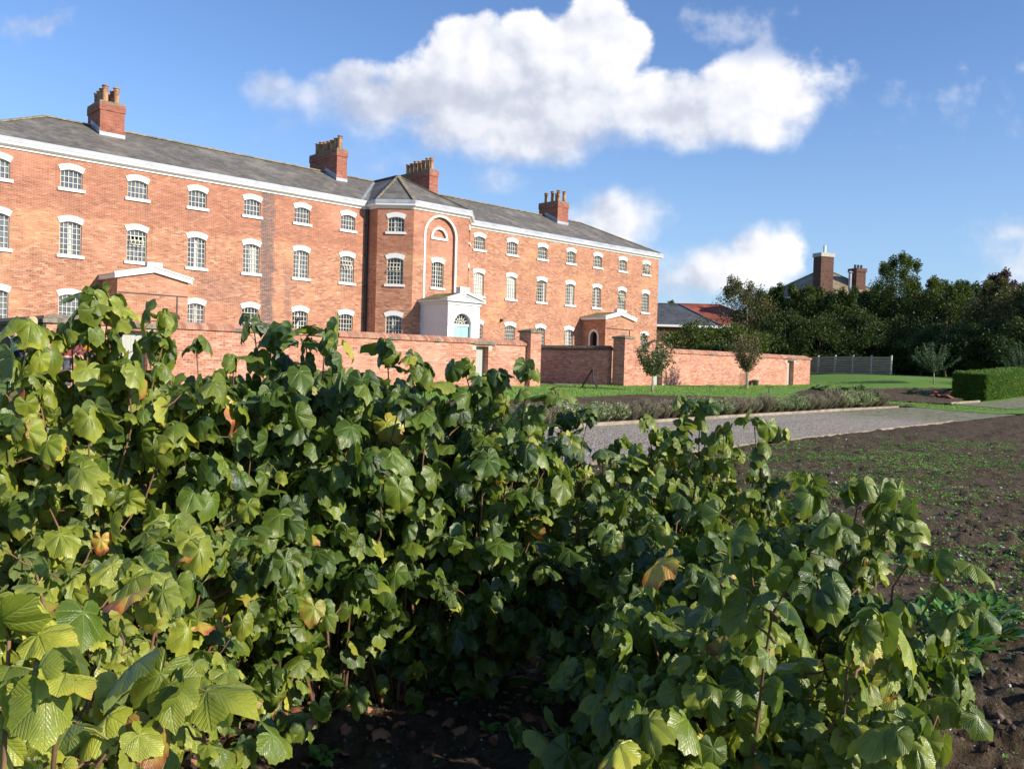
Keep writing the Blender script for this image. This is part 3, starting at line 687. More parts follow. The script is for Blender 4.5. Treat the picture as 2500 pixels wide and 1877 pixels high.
# porches
def brick_porch(xc, depth, door):
    y0 = FY-depth; hw = 1.65; p = MB()
    F = frame((xc-hw, y0), (1, 0)); ze = 4.9
    p.panel(F, [(0, GZ0), (2*hw, GZ0), (2*hw, ze), (hw, ze+.48), (0, ze)], [])
    G = frame((xc-hw, FY), (0, -1)); du = depth*.53
    dh = [(du-.34, .45), (du+.34, .45)]+[(du+.34*math.cos(t), 3.62+.42*math.sin(t)) for t in np.linspace(0, math.pi, 13)]
    p.panel(G, [(0, GZ0), (depth, GZ0), (depth, ze), (0, ze)], [dh], 0, .3)
    H = frame((xc+hw, y0), (0, 1)); p.panel(H, [(0, GZ0), (depth, GZ0), (depth, ze), (0, ze)], [])
    po = p.build('porch', M['brick'], house)
    b = MB(); b.prism(G, dh, -.32, -.3); b.build('door', M['dark_in'], po)  # near-black panel: the shade inside the open doorway, put into the colour
    a = MB(); inn = [(du+.345, .45)]+[(du+.345*math.cos(t), 3.62+.425*math.sin(t)) for t in np.linspace(0, math.pi, 15)]+[(du-.345, .45)]
    a.ring(G, inn, [(du+(u-du)*1.45, 3.62+(z-3.62)*1.4 if z > 3.62 else z) for u, z in inn], -.1, .03); a.build('arch', M['white'], po, recalc=True)
    c = MB()    # raking cornice front, level cornice on the sides
    for sg in (-1, 1):
        P0 = [(xc+sg*(hw+.16), 4.90), (xc+sg*(hw+.16), 5.15), (xc, 5.58), (xc, 5.30)]
        c.prism(lambda u, d, z: (u, y0-d, z), P0 if sg < 0 else P0[::-1], -.06, .15)
        P1 = [(xc+sg*(hw+.2), 5.10), (xc+sg*(hw+.2), 5.17), (xc, 5.60), (xc, 5.53)]
        c.prism(lambda u, d, z: (u, y0-d, z), P1 if sg < 0 else P1[::-1], -.05, .20)
        xa = xc+sg*(hw+.15); xb = xc+sg*(hw-.01); c.box(min(xa, xb), max(xa, xb), y0+.06, FY-.005, 4.91, 5.12)
    c.build('cornice', M['white'], po, recalc=True)
    r = MB(); hw2 = hw+.18
    r.add([(xc-hw2, y0+.06, 5.13), (xc, y0+.06, 5.56), (xc, FY-.005, 5.56), (xc-hw2, FY-.005, 5.13), (xc+hw2, y0+.06, 5.13), (xc+hw2, FY-.005, 5.13)], [(0, 1, 2, 3), (1, 4, 5, 2)])
    r.build('porch_roof', M['moss_slate'], po)
    k = MB(); k.box(xc-.28, xc+.42, y0+.05, y0+.4, 5.42, 5.78); k.build('block', M['white'], po)
    s = MB(); s.box(xc-hw+.05, xc+hw-.02, y0-.04, y0-.015, 4.25, 4.29); s.box(xc+hw-.55, xc+hw-.5, y0-.04, y0-.015, 2.6, 4.248)
    s.build('drain_pipe', M['black'], po)
brick_porch(15.58, 2.13, True); brick_porch(49.8, 2.35, True)

def white_porch():
    xc, hw, y0, y1 = 32.42-.17, 1.2, 38.2, 40.8; p = MB(); F = frame((xc-hw, y0), (1, 0)); du = hw-.09
    dh = [(du-.64, .5), (du+.64, .5)]+[(du+.64*math.cos(t), 3.67+.64*math.sin(t)) for t in np.linspace(0, math.pi, 19)]
    p.panel(F, [(0, GZ0), (2*hw, GZ0), (2*hw, 4.9), (0, 4.9)], [dh], 0, .28)
    po = p.build('porch', M['ashlar'], house)
    q = MB(); q.box(xc-hw+.001, xc-hw+.03, y0+.001, y1, GZ0, 4.9); q.box(xc+hw-.03, xc+hw-.001, y0+.001, y1, GZ0, 4.9); q.build('side_wall', M['white'], po)
    q = MB()
    for yy in (y0-.02, y1-.32):
        for j in range(13):
            dd = .34 if j % 2 else .24
            q.box(xc-hw-.025, xc-hw+.01, yy, yy+dd, .4+j*.34, .4+j*.34+.325)
    q.box(xc-hw-.035, xc-hw+.01, y0-.03, y1, 3.62, 3.70); q.box(xc-hw-.035, xc-.09-.66-.12, y0-.04, y0-.001, 3.62, 3.72); q.box(xc-.09+.66+.12, xc+hw+.035, y0-.04, y0-.001, 3.62, 3.72)
    q.build('quoins', M['white'], po)
    q = MB()        # voussoirs round the arch
    cx = xc-.09
    for i in range(9):
        t0 = math.pi*i/9+.012; t1 = math.pi*(i+1)/9-.012; Ro = [1.02, 1.06, 1.05, 1.1, 1.16, 1.1, 1.05, 1.06, 1.02][i]
        poly = [(cx+r*math.cos(t), 3.70+r*math.sin(t)) for r, t in ((.66, t0), (Ro, t0), (Ro, t1), (.66, (t0+t1)/2+(t1-t0)/2))]
        q.prism(lambda u, d, z: (u, y0-d, z), poly, -.01, .02)
    q.build('voussoirs', M['white'], po, recalc=True)
    c = MB()
    f = lambda u, d, z: (u, y0-d, z)
    c.box(xc-hw-.07, xc+hw+.07, y0-.06, y0+.02, 4.80, 4.97); c.box(xc-hw-.22, xc+hw+.28, y0-.2, y0+.0, 4.972, 5.06)
    for sg in (-1, 1):
        e = xc+sg*(hw+.25)+.03
        P0 = [(e, 5.062), (e, 5.16), (xc+.03, 5.60), (xc+.03, 5.46)]; c.prism(f, P0 if sg < 0 else P0[::-1], -.0, .22)
        P1 = [(e-sg*.35, 5.062), (e-sg*.32, 5.13), (xc+.03, 5.44), (xc+.03, 5.34)]; c.prism(f, P1 if sg < 0 else P1[::-1], .0, .10)
    c.prism(f, [(xc-hw, 5.062), (xc+hw, 5.062), (xc+.03, 5.40)], -.04, .02)
    c.box(xc-hw-.22, xc-hw+.02, y0+.001, y1-.01, 4.96, 5.08); c.box(xc-hw-.08, xc-hw+.02, y0+.021, y1-.01, 4.82, 4.958); c.box(xc+hw-.02, xc+hw+.22, y0+.001, y1-.01, 4.96, 5.08)
    c.build('pediment', M['white'], po, recalc=True)
    r = MB(); h2 = hw+.24
    r.add([(xc-h2, y0+.01, 5.10), (xc+.03, y0+.01, 5.56), (xc+.03, y1, 5.56), (xc-h2, y1, 5.10), (xc+h2, y0+.01, 5.10), (xc+h2, y1, 5.10)], [(0, 1, 2, 3), (1, 4, 5, 2)]); r.build('porch_roof', M['moss_slate'], po)
    k = MB(); k.box(xc-.3, xc+.42, y0+.04, y0+.42, 5.40, 5.80); k.box(xc-.33, xc+.45, y0+.02, y0+.45, 5.80, 5.84); k.build('block', M['white'], po)
    d = MB(); d.box(cx-.62, cx-.01, y0+.2, y0+.26, .5, 3.56); d.box(cx+.01, cx+.62, y0+.2, y0+.26, .5, 3.56)
    for sx in (-1, 1):
        for za, zb in ((2.55, 3.4), (1.6, 2.4), (.7, 1.45)):
            x0, x1 = sorted((cx+sx*.12, cx+sx*.52)); d.box(x0, x1, y0+.18, y0+.199, za, zb); d.box(x0+.07, x1-.07, y0+.17, y0+.179, za+.09, zb-.09)
    do = d.build('door', M['mint'], po)
    t = MB(); t.box(cx-.64, cx+.64, y0+.14, y0+.27, 3.57, 3.70); t.build('transom', M['white'], po)
    g = MB(); g.prism(f, [(cx+.62*math.cos(a), 3.70+.62*math.sin(a)) for a in np.linspace(0, math.pi, 21)], -.26, -.25); fl = g.build('fanlight', M['glass_dark'], po)
    b = MB()
    for a in np.linspace(0, math.pi, 8)[1:-1]: bar_u(b, f, cx+.14*math.cos(a), 3.70+.14*math.sin(a), cx+.6*math.cos(a), 3.70+.6*math.sin(a), .032, -.25, -.21)
    for r0, r1 in ((.56, .62), (.30, .33), (.11, .14)): b.ring(f, [(cx+r0*math.cos(a), 3.705+r0*math.sin(a)) for a in np.linspace(0, math.pi, 21)], [(cx+r1*math.cos(a), 3.705+r1*math.sin(a)) for a in np.linspace(0, math.pi, 21)], -.252, -.208)
    b.build('glazing_bars', M['frame'], fl, recalc=True)
white_porch()

# ------------------------------------------------------------------ garden walls
WY = 28.0; CZ = 2.32; T = .36
def coping_prof(o, z): return [(-.07, z), (-.08, z+.10), (-.02, z+.13), (T/2, z+.24), (T+.02, z+.13), (T+.08, z+.10), (T+.07, z)]
def run_coping(mb, a, b, hipa=False, hipb=True, z=CZ):
    """brick coping along a wall from a to b (front face line), n = outward"""
    a = np.array(a, float); b = np.array(b, float); d = (b-a)/np.linalg.norm(b-a); n = np.array([d[1], -d[0]])
    pr = coping_prof(0, z); V = []
    ring = lambda p, k: [(*(p-n*o), zz) for o, zz in pr]
    mid = z+.12; A0 = ring(a-d*.05, 0); B0 = ring(b+d*.05, 0)
    if hipb: B1 = ring(b-d*.22, 0); B0 = [(*(b+d*.06-n*o), min(zz, z+.11)) for o, zz in pr]
    rings = [A0]+([B1] if hipb else [])+[B0]
    if hipa: rings[0] = [(*(a-d*.06-n*o), min(zz, z+.11)) for o, zz in pr]; rings.insert(1, ring(a+d*.22, 0))
    k = len(pr); V = [q for r in rings for q in r]
    F = [(i*k+j, i*k+(j+1) % k, (i+1)*k+(j+1) % k, (i+1)*k+j) for i in range(len(rings)-1) for j in range(k)]
    F += [tuple(range(k)), tuple((len(rings)-1)*k+j for j in range(k-1, -1, -1))]
    mb.add(V, F)
def garden_wall(name, label, a, b, gates, mwall, mcop, hip=(False, True), stones=()):
    a = np.array(a, float); b = np.array(b, float); L = np.linalg.norm(b-a); F = frame(a, b-a)
    o = empty(name, (*((a+b)/2), .3), label, 'garden wall', 'brick garden walls in front of the building')
    holes = [[(g0, -.3), (g1, -.3), (g1, CZ-.02), (g0, CZ-.02)] for g0, g1 in gates]
    w_ = MB(); x = 0
    segs = []
    for g0, g1 in gates: segs.append((x, g0)); x = g1
    segs.append((x, L))
    for s0, s1 in segs: w_.obox(F, s0, s1, -T, 0, -.3, CZ)
    for g0, g1 in gates: w_.obox(F, g0-.001, g1+.001, -T+.003, -.003, CZ-.12, CZ-.002)
    w_.build('brickwork', mwall, o, recalc=True)
    c = MB(); run_coping(c, a, b, *hip); c.build('coping', mcop, o, recalc=True)
    for g0, g1 in gates:
        q = MB(); q.obox(F, g0-.18, g1+.38, -T-.085, .088, CZ-.035, CZ+.105); q.build('lintel', M['capstone'], o, recalc=True)
        q = MB(); q.obox(F, g0+.01, g1-.01, -T+.02, -T+.07, .35, CZ-.125); q.build('gate', M['grey_door'], o, recalc=True)
        q = MB(); q.obox(F, g0-.22, g0-.003, -T-.003, .003, CZ-.28, CZ-.04); q.obox(F, g1+.003, g1+.22, -T-.003, .003, CZ-.28, CZ-.04); q.obox(F, g0-.16, g0-.003, -T-.003, .004, .3, .62); q.obox(F, g1+.003, g1+.3, -T-.003, .004, .3, .62)
        q.build('quoin_stone', M['conc'], o, recalc=True)
    for s0, s1 in stones:
        q = MB(); q.obox(F, s0, s1, -.02, .092, CZ-.006, CZ+.108); q.build('patch_stone', M['capstone'], o, recalc=True)
    return o
garden_wall('garden_wall', 'long sunlit brick garden wall with tiled coping and two grey gates, behind the currant bushes', (7.47, WY), (27.42, WY),
            [(2.15, 2.97), (16.91, 17.62)], M['gbrick'], M['coping'], (False, False), [(5.9, 6.4), (9.1, 9.7), (12.3, 12.75), (14.6, 14.9)])
garden_wall('garden_wall', 'sunlit brick garden wall right of the second pillar, running behind two young trees to a hipped end', (34.84, WY), (54.08, WY),
            [(2.1, 2.9), (16.2, 17.05)], M['gbrick'], M['coping'], (False, True), [(7.3, 7.8), (12.2, 12.6), (18.2, 18.7)])
garden_wall('garden_wall', 'shaded brick wall with mossy dark coping between the two brick pillars', (33.95, WY+12), (33.95, WY+.7), [], M['gbrick'], M['coping_old'], (False, False))
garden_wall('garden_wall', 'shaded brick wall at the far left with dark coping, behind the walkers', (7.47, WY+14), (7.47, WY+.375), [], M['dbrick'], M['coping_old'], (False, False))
cs = MB(); cs.box(7.36, 8.6, WY-.09, WY+.05, CZ-.004, CZ+.11); cs.add([(7.36, WY-.09, CZ+.112), (8.6, WY-.09, CZ+.112), (8.6, WY+.18, CZ+.26), (7.6, WY+.18, CZ+.26), (7.36, WY+.4, CZ+.112)], [(0, 1, 2, 3), (0, 3, 4)])
cs.build('corner_stone', M['capstone'], bpy.data.objects['garden_wall'], recalc=True)
def pillar(x, label):
    o = empty('brick_pillar', (x+.33, WY, .4), label, 'pillar', 'brick gate pillars')
    p = MB(); p.box(x, x+.67, WY-.26, WY+.5, -.2, 2.93); p.build('shaft', M['gbrick'], o)
    c = MB(); x0, x1, y0, y1 = x-.06, x+.73, WY-.32, WY+.56; c.box(x0, x1, y0, y1, 2.931, 3.02)
    c.add([(x0, y0, 3.02), (x1, y0, 3.02), (x1, y1, 3.02), (x0, y1, 3.02), (x+.335, WY+.12, 3.13)], [(0, 1, 4), (1, 2, 4), (2, 3, 4), (3, 0, 4)]); c.build('cap', M['capstone'], o)
pillar(27.43, 'square brick pillar with stone cap where the long wall ends'); pillar(34.15, 'square brick pillar with stone cap beside the rusty A-shaped sign')
# curved ramps of the yard walls seen above the garden wall
def ramp_wall(y0, x, r, ztop, name, label):
    o = empty(name, (x, y0+4, .4), label, 'yard wall', 'curved yard walls behind the garden wall')
    f = lambda u, d, z: (u, y0-d, z)
    arc = [(x+r*math.cos(t), ztop-r*.62+r*.62*math.sin(t)) for t in np.linspace(0, math.pi, 17)]
    q = MB(); q.prism(f, [(x-r, .2), (x+r, .2)]+arc, -.22, 0); q.build('brickwork', M['gbrick'], o, recalc=True)
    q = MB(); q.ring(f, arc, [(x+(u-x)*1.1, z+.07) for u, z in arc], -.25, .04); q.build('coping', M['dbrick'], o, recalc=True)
ramp_wall(36, 14.27, .42, 3.18, 'curved_wall', 'small round-topped brick wall behind the left grey gate')
ramp_wall(36, 47.9, 1.1, 3.30, 'curved_wall', 'round-topped brick wall behind the nearer young tree')

# ------------------------------------------------------------------ ground
def sheet(name, A, B, nu, nv, off, m_, kind='structure', disp=None, jag=0, loc=(0, 0, 0)):
    """sheet lofted between polylines A (near) and B (far) following the terrain"""
    def samp(P, n):
        P = np.array(P, float); s = np.r_[0, np.cumsum(np.linalg.norm(np.diff(P, axis=0), axis=1))]; t = np.linspace(0, s[-1], n)
        return np.stack([np.interp(t, s, P[:, 0]), np.interp(t, s, P[:, 1])], 1)
    a, b = samp(A, nu), samp(B, nu)
    if jag:
        k = (fbm(np.arange(nu)*.35, np.zeros(nu), 4, 3)-.47)*jag; a[:, 1] += k; k = (fbm(np.arange(nu)*.35, np.ones(nu)*7, 4, 5)-.47)*jag; b[:, 1] += k
    v = np.linspace(0, 1, nv)[:, None, None]; P = a[None]*(1-v)+b[None]*v
    z = gz(P[..., 0], P[..., 1])+off
    if disp is not None: z = z+disp(P[..., 0], P[..., 1])
    V = np.concatenate([P, z[..., None]], 2).reshape(-1, 3)
    i, j = np.meshgrid(np.arange(nv-1), np.arange(nu-1), indexing='ij'); q = i*nu+j
    F = np.stack([q, q+1, q+nu+1, q+nu], -1).reshape(-1, 4)
    o = mkmesh(name, V, F, m_, None, loc, smooth=True, uv=V[:, :2]); o['kind'] = kind; return o
xs = np.r_[np.linspace(-1500, -80, 12), np.linspace(-70, 140, 106), np.linspace(160, 1500, 12)]; ys = np.r_[np.linspace(-1500, -60, 10), np.linspace(-50, 160, 106), np.linspace(180, 1500, 12)]
X, Y = np.meshgrid(xs, ys); V = np.stack([X, Y, gz(X, Y)-.06], -1).reshape(-1, 3)
nu = len(xs); i, j = np.meshgrid(np.arange(len(ys)-1), np.arange(nu-1), indexing='ij'); q = i*nu+j
g = mkmesh('ground', V, np.stack([q, q+1, q+nu+1, q+nu], -1).reshape(-1, 4), M['grass'], None, (0, 0, 0), smooth=True, uv=V[:, :2]); g['kind'] = 'structure'

soildisp = lambda X, Y: (fbm(X*2.2, Y*2.2, 3, 1)-.45)*.07+np.maximum(fbm(X*9, Y*9, 3, 9)-.45, 0)*.22+(fbm(X*24, Y*24, 2, 4)-.37)*.04
# near bed: polar fan round the viewpoint, finer towards it
NEAR = [(-30, 7.3), (10.6, 8.55), (16.15, 9.22), (28.2, 9.9), (60, 11.3)]
na, nr = 620, 560
th = np.linspace(YAW-1.15, YAW+1.2, na); rr = np.geomspace(.35, 60, nr); Rr, Th = np.meshgrid(rr, th, indexing='ij')
X = Rr*np.sin(Th); Y = Rr*np.cos(Th)
lim = np.interp(X, [p[0] for p in NEAR], [p[1] for p in NEAR])+(fbm(X*1.3, X*0, 4, 2)-.47)*.35
z = gz(X, Y)+soildisp(X, Y)*S((lim-Y)/.25)+.035*S((lim-Y)/.5)*np.where(Y > 5, 1, .6)
z = np.where(Y > lim, gz(X, Y)-.05, z); V = np.stack([X, Y, z], -1).reshape(-1, 3)
i, j = np.meshgrid(np.arange(nr-1), np.arange(na-1), indexing='ij'); q = (i*na+j); F = np.stack([q, q+na, q+na+1, q+1], -1).reshape(-1, 4)
keep = (Y <= lim+.35).reshape(-1)[F].any(1)&(V[F[:, 0], 0] < 58)
o = mkmesh('soil_bed', V, F[keep][:, ::-1], M['soil'], None, (0, 0, 0), smooth=True, uv=V[:, :2]); o['kind'] = 'structure'

GA = [(-30, 7.6), (10.9, 8.55), (16.15, 9.2), (28.2, 9.85), (36, 10.3)]; GB = [(-30, 13.1), (13.9, 13.7), (21.65, 14.05), (35.7, 14.6), (37.5, 14.3)]
sheet('gravel_path', GA, GB, 500, 14, .0, M['gravel'])
# herb bed soil and lawn beyond
sheet('herb_bed', [(-30, 13.0), (13.9, 13.72), (21.65, 14.09), (35.8, 14.68), (38.6, 14.9)], [(-30, 20.2), (21.2, 20.55), (27.4, 21.5), (32.6, 19.3), (38.6, 18.6)], 400, 60, -.01, M['soil'], disp=lambda X, Y: soildisp(X, Y)*.8+.02, jag=.0)
sheet('lawn', [(-60, 19.8), (21.2, 20.5), (27.4, 21.4), (32.6, 19.2), (39.5, 18.2), (42, 17.2), (60, 17)], [(-60, 60), (20, 60), (40, 60), (60, 62), (80, 75), (110, 90), (150, 100)], 200, 120, -.002, M['grass'], jag=.2)
sheet('lawn_edge', [(35.6, 11.0), (37.0, 10.4), (60, 11.4)], [(38.6, 17.9), (43.0, 15.1), (60, 15.6)], 60, 30, .012, M['grass'])
gp = lambda L: [tuple(ground(*q)[:2]) for q in L]
sheet('rhubarb_bed', gp([(1940, 966), (2043, 971), (2186, 981), (2330, 990)]), gp([(1950, 957), (2030, 950), (2200, 949), (2375, 951)]), 160, 60, .012, M['soil'], disp=lambda X, Y: soildisp(X, Y)*.9+.02)
sheet('gravel_path', [(40.9, 12.0), (60, 12.6)], [(41.9, 14.6), (60, 15.2)], 60, 12, .03, M['gravel'])
sheet('yard', [(8, 28.6), (57, 28.6)], [(8, 43.2), (57, 43.2)], 40, 20, .01, M['gravel'])
sheet('path', [(27.9, 26.2), (28.3, 25.9)], [(34.4, 33), (33.2, 33.5)], 30, 20, .01, M['soil'])

def edging(pts, label, h=.07):
    o = empty('timber_edging', (*pts[0], float(gz(*pts[0]))), label, 'edging', 'timber edging boards along the gravel')
    for a, b in zip(pts[:-1], pts[1:]):
        a = np.array(a, float); b = np.array(b, float); n = max(1, int(np.linalg.norm(b-a)/3.6)); 
        for i in range(n):
            p, q = a+(b-a)*i/n, a+(b-a)*((i+1)/n)-(b-a)/np.linalg.norm(b-a)*.01; mb = MB()
            jz = rnd.uniform(-.008, .008)
            mb.bar((p[0], p[1], gz(*p)+h/2+jz), (q[0], q[1], gz(*q)+h/2+jz+rnd.uniform(-.01, .01)), .05, h+.06); mb.build('board', M['board'], o)
edging([(4, 13.35), (13.9, 13.70), (21.65, 14.07), (28.5, 14.35), (35.8, 14.62)], 'pale timber edging board along the herb bed, far side of the gravel path', .05)
edging([(8.5, 8.42), (10.9, 8.55), (16.15, 9.2), (22, 9.5), (28.2, 9.85)], 'half buried timber board between the gravel path and the dark soil bed', .015)
edging([(41.9, 14.75), (46.7, 15.05)], 'short timber edging board by the clipped hedge', .08)

# ------------------------------------------------------------------ leafy things
def quads(P, B, N, L, W_, fold=0.0, tip=.15):
    """leaflets as kite of two triangles-ish quads: P base, B direction, N normal"""
    T_ = np.cross(B, N); L = L[:, None]; W_ = W_[:, None]
    v0 = P; v1 = P+B*L*.45+T_*W_*.5-N*W_*fold; v2 = P+B*L; v3 = P+B*L*.45-T_*W_*.5-N*W_*fold
    V = np.stack([v0, v1, v2, v3], 1).reshape(-1, 3); F = np.arange(len(P)*4).reshape(-1, 4); return V, F
def unit(a): return a/(np.linalg.norm(a, axis=-1, keepdims=True)+1e-9)
def rdir(n): return unit(rng.normal(size=(n, 3)))
def frame_from(B, N):
    N = unit(N-B*np.sum(N*B, 1, keepdims=True)); return B, N
def small_leaves(P, out, L, up=.4, spread=.6, fold=.15, asp=.55):
    n = len(P); B = unit(out*.7+rdir(n)*spread+np.array([0, 0, -.1])); N = rdir(n)*.7+np.array([0, 0, up])+out*.3; B, N = frame_from(B, N)
    return quads(P, B, N, L, L*asp, fold)

# currant leaf template
def leaf_template(nedge, lobed=1.0, seed=0):
    ph = np.linspace(-math.pi*.965, math.pi*.965, nedge); r_ = random.Random(seed)
    a = np.abs(np.degrees(ph)); r = np.interp(a, [0, 10, 26, 40, 50, 62, 80, 100, 125, 150, 168, 180], [1.0, .93, .74, .78, .84, .78, .62, .66, .62, .52, .26, .05])
    base = np.interp(a, [0, 12, 40, 90, 140, 168, 180], [1.0, .93, .82, .68, .58, .28, .05]); r = base*(1-lobed)+r*lobed
    tooth = np.where(np.arange(nedge) % 2 == 0, 1.025, .97); r = r*tooth
    x = r*np.sin(ph); y = r*np.cos(ph)
    rings = [(.36, x, y), (.72, x, y), (1.0, x, y)]
    V = [(0, 0)]; 
    for k, xx, yy in rings:
        sm = 1 if k < 1 else 1
        V += [(xx[i]*k, yy[i]*k) for i in range(nedge)]
    F = []
    for i in range(nedge-1):
        F.append((0, 1+i+1, 1+i))
        for k in range(2): a0 = 1+k*nedge+i; F += [(a0, a0+1, a0+nedge+1), (a0, a0+nedge+1, a0+nedge)]
    return np.array(V), np.array(F)
TPL = {'hi': [leaf_template(45, .75, 1), leaf_template(45, .4, 2), leaf_template(45, .55, 3)], 'lo': [leaf_template(33, .75, 1), leaf_template(33, .4, 2), leaf_template(33, .55, 3)]}
def currant_leaves(P, B, N, size, age, lod='lo'):
    """builds one mesh worth of leaves; returns V,F,uv,age"""
    Vs, Fs, Us, As = [], [], [], []; k0 = 0
    idx = rng.integers(0, 3, len(P))
    for t in range(3):
        sel = idx == t; n = sel.sum()
        if not n: continue
        tv, tf = TPL[lod][t]; x, y = tv[:, 0][None], tv[:, 1][None]
        Bs, Ns = frame_from(unit(B[sel]), N[sel]); Ts = np.cross(Bs, Ns)
        fold = rng.uniform(.1, .55, (n, 1)); droop = rng.uniform(.05, .7, (n, 1)); wr = rng.uniform(.03, .085, (n, 1)); curl = rng.uniform(-.1, .7, (n, 1)); tw = rng.normal(0, .16, (n, 1)); ph = rng.uniform(0, 6, (n, 1))
        ang = np.arctan2(np.abs(x), y); r = np.hypot(x, y)
        z = -fold*np.abs(x)**1.5*1.5-droop*np.maximum(y, 0)**2*.6-curl*r**3*.35+wr*np.cos(ang/math.radians(51)*2*math.pi+math.pi)*r*1.1+tw*x*y+wr*.7*np.sin(x*11+ph)*np.cos(y*9+ph)*(r > .3)
        wd = rng.uniform(.74, .95, (n, 1)); yy = y*(1-.12*droop*np.maximum(y, 0)); xx = x*wd*(1-.25*fold)
        s = size[sel][:, None, None]
        V = P[sel][:, None]+s*(xx[..., None]*Ts[:, None]+yy[..., None]*Bs[:, None]+z[..., None]*Ns[:, None])
        nv = tv.shape[0]; Vs.append(V.reshape(-1, 3)); Fs.append((tf[None]+(np.arange(n)*nv)[:, None, None]).reshape(-1, 3)+k0); k0 += n*nv
        Us.append(np.tile(tv, (n, 1))); As.append(np.repeat(age[sel], nv))
    return np.concatenate(Vs), np.concatenate(Fs), np.concatenate(Us), np.concatenate(As)

FWD = np.array([math.sin(YAW), math.cos(YAW), 0]); RGT = np.array([math.cos(YAW), -math.sin(YAW), 0])
SD = np.array(sdir)
def tubes_np(paths, radii, n=5):
    mb = MB()
    for p, r in zip(paths, radii): mb.tube(p, r, n, cap=False)
    return mb
def currant_bush(px, d, top, rad, nst_, label, age=.12, lod='lo', lsize=.083, shoots=(), lean=0, dens=1.0, low=.06):
    """px = photo column (2212-wide) of the bush centre, d = distance, top = height of the crown"""
    nst = int(round(nst_*1.15)); lat = (px-1106)/1852.*d; c = FWD*d+RGT*lat; gzc = float(gz(c[0], c[1])); base = np.array([c[0], c[1], gzc])
    lsize *= 1.07; o = empty('currant_bush', base, label, 'bush', 'blackcurrant bushes in the near bed')
    paths, rads = [], []; LP, LB, LN, LS, LA = [], [], [], [], []; PP, PR = [], []
    def stem(b, tip, r0, nleaf, start):
        b = np.array(b, float); tip = np.array(tip, float); d_ = tip-b; h = np.array([d_[0], d_[1], 0])
        ts = np.linspace(0, 1, 9); pts = []; j = rng.normal(0, .018, (9, 3)); j[0] = 0
        for t, jj in zip(ts, j): pts.append(b+d_*t+h*(t**1.6-t)*.55+jj*t)
        pts = np.array(pts); paths.append(pts); rads.append(r0*(1-.72*ts)); a0 = rng.uniform(0, 6.28)
        nros = 6; nl = int(nleaf*dens); tt = np.r_[start+(1-start)*rng.random(max(nl-nros, 2)), np.full(nros, .985)]
        for k, t in enumerate(tt):
            ros = t > .98
            i = min(int(t*8), 7); f = t*8-i; p = pts[i]*(1-f)+pts[i+1]*f; az = a0+k*2.399+rng.normal(0, .35); o_ = p-base; o_[2] = 0
            o_ = o_/(np.linalg.norm(o_)+.15); hd = np.array([math.cos(az), math.sin(az), 0])
            if not ros: hd = unit(hd+o_*.5-FWD*.15+SD*np.array([1, 1, 0])*.45)
            sz = lsize*rng.choice([.42, .6, .75, .9, 1.05, 1.25], p=[.14, .2, .24, .22, .14, .06]); pl = sz*rng.uniform(.4, 1.0)
            pd = unit(hd+np.array([0, 0, rng.uniform(.0, 1.1)])); q = p+pd*pl; be = math.radians(np.clip(rng.normal(56 if not ros else 48, 26), -25, 105))
            B = hd*math.cos(be)+np.array([0, 0, -math.sin(be)]); N = hd*math.sin(be)+np.array([0, 0, math.cos(be)]); N = N+rdir(1)[0]*.55; B = B+rdir(1)[0]*.38
            LP.append(q); LB.append(B); LN.append(N); LS.append(sz); ag = np.clip(age+rng.normal(.02, .09)+(.55*rng.random() if rng.random() < .05+age*.22 else 0), 0, 1); LA.append(ag)
            PP.append([p, (p+q)/2+np.array([0, 0, .006]), q]); PR.append([.0022, .0016, .0014])
        return pts
    for k in range(nst):
        t = math.sqrt((k+.5)/nst); az = k*2.399+rng.uniform(-.3, .3); rr_ = rad*t*rng.uniform(.85, 1.12)
        h = top*(1-.20*t*t)*rng.uniform(.80, 1.0)
        if t > .7 and k % 3 == 0: h *= rng.uniform(.45, .75)
        tip = base+np.array([math.cos(az)*rr_, math.sin(az)*rr_, h]); b = base+np.array([math.cos(az), math.sin(az), 0])*rad*.16*t+rng.normal(0, .015, 3)*[1, 1, 0]
        pts = stem(b-[0, 0, .03], tip, .0085, 17*top/1.3, low if t > .55 else .42)
        for kk in range(3 if t > .35 else 2):      # side branches, spreading
            i = rng.integers(2 if t > .6 else 4, 8); p = pts[i]; az2 = az+rng.uniform(-1.7, 1.7); l = rng.uniform(.14, .34); upk = rng.uniform(.05, .95)
            stem(p, p+np.array([math.cos(az2)*l, math.sin(az2)*l, l*upk]), .0045, 10, .2)
    for (sx, sy, sd) in shoots:
        tip = onD(sx*1.1302, sy*1.13, sd); b = base+(tip-base)*[.35, .35, 0]; stem(b, tip, .008, 24, .3)
        for q_ in range(2): a2 = rng.uniform(0, 6.28); l = rng.uniform(.10, .2); p = b+(tip-b)*rng.uniform(.72, .9); stem(p, p+np.array([math.cos(a2)*l, math.sin(a2)*l, l*.5]), .004, 8, .3)
    V, F, U, A_ = currant_leaves(np.array(LP), np.array(LB), np.array(LN), np.array(LS), np.array(LA), lod)
    f = V[:, 2] < gz(V[:, 0], V[:, 1])+.01; V[f, 2] = gz(V[f, 0], V[f, 1])+.01
    n = len(PP); P3 = np.array(PP); R3 = np.array(PR)         # leaf stalks: three-sided strips
    d_ = unit(P3[:, 2]-P3[:, 0]); a = unit(np.cross(d_, np.array([.3, .2, 1.]))); b = np.cross(d_, a)
    ringv = [a, -a*.5+b*.87, -a*.5-b*.87]; V2 = np.stack([P3[:, i]+rv*R3[:, i][:, None] for i in range(3) for rv in ringv], 1).reshape(-1, 3)
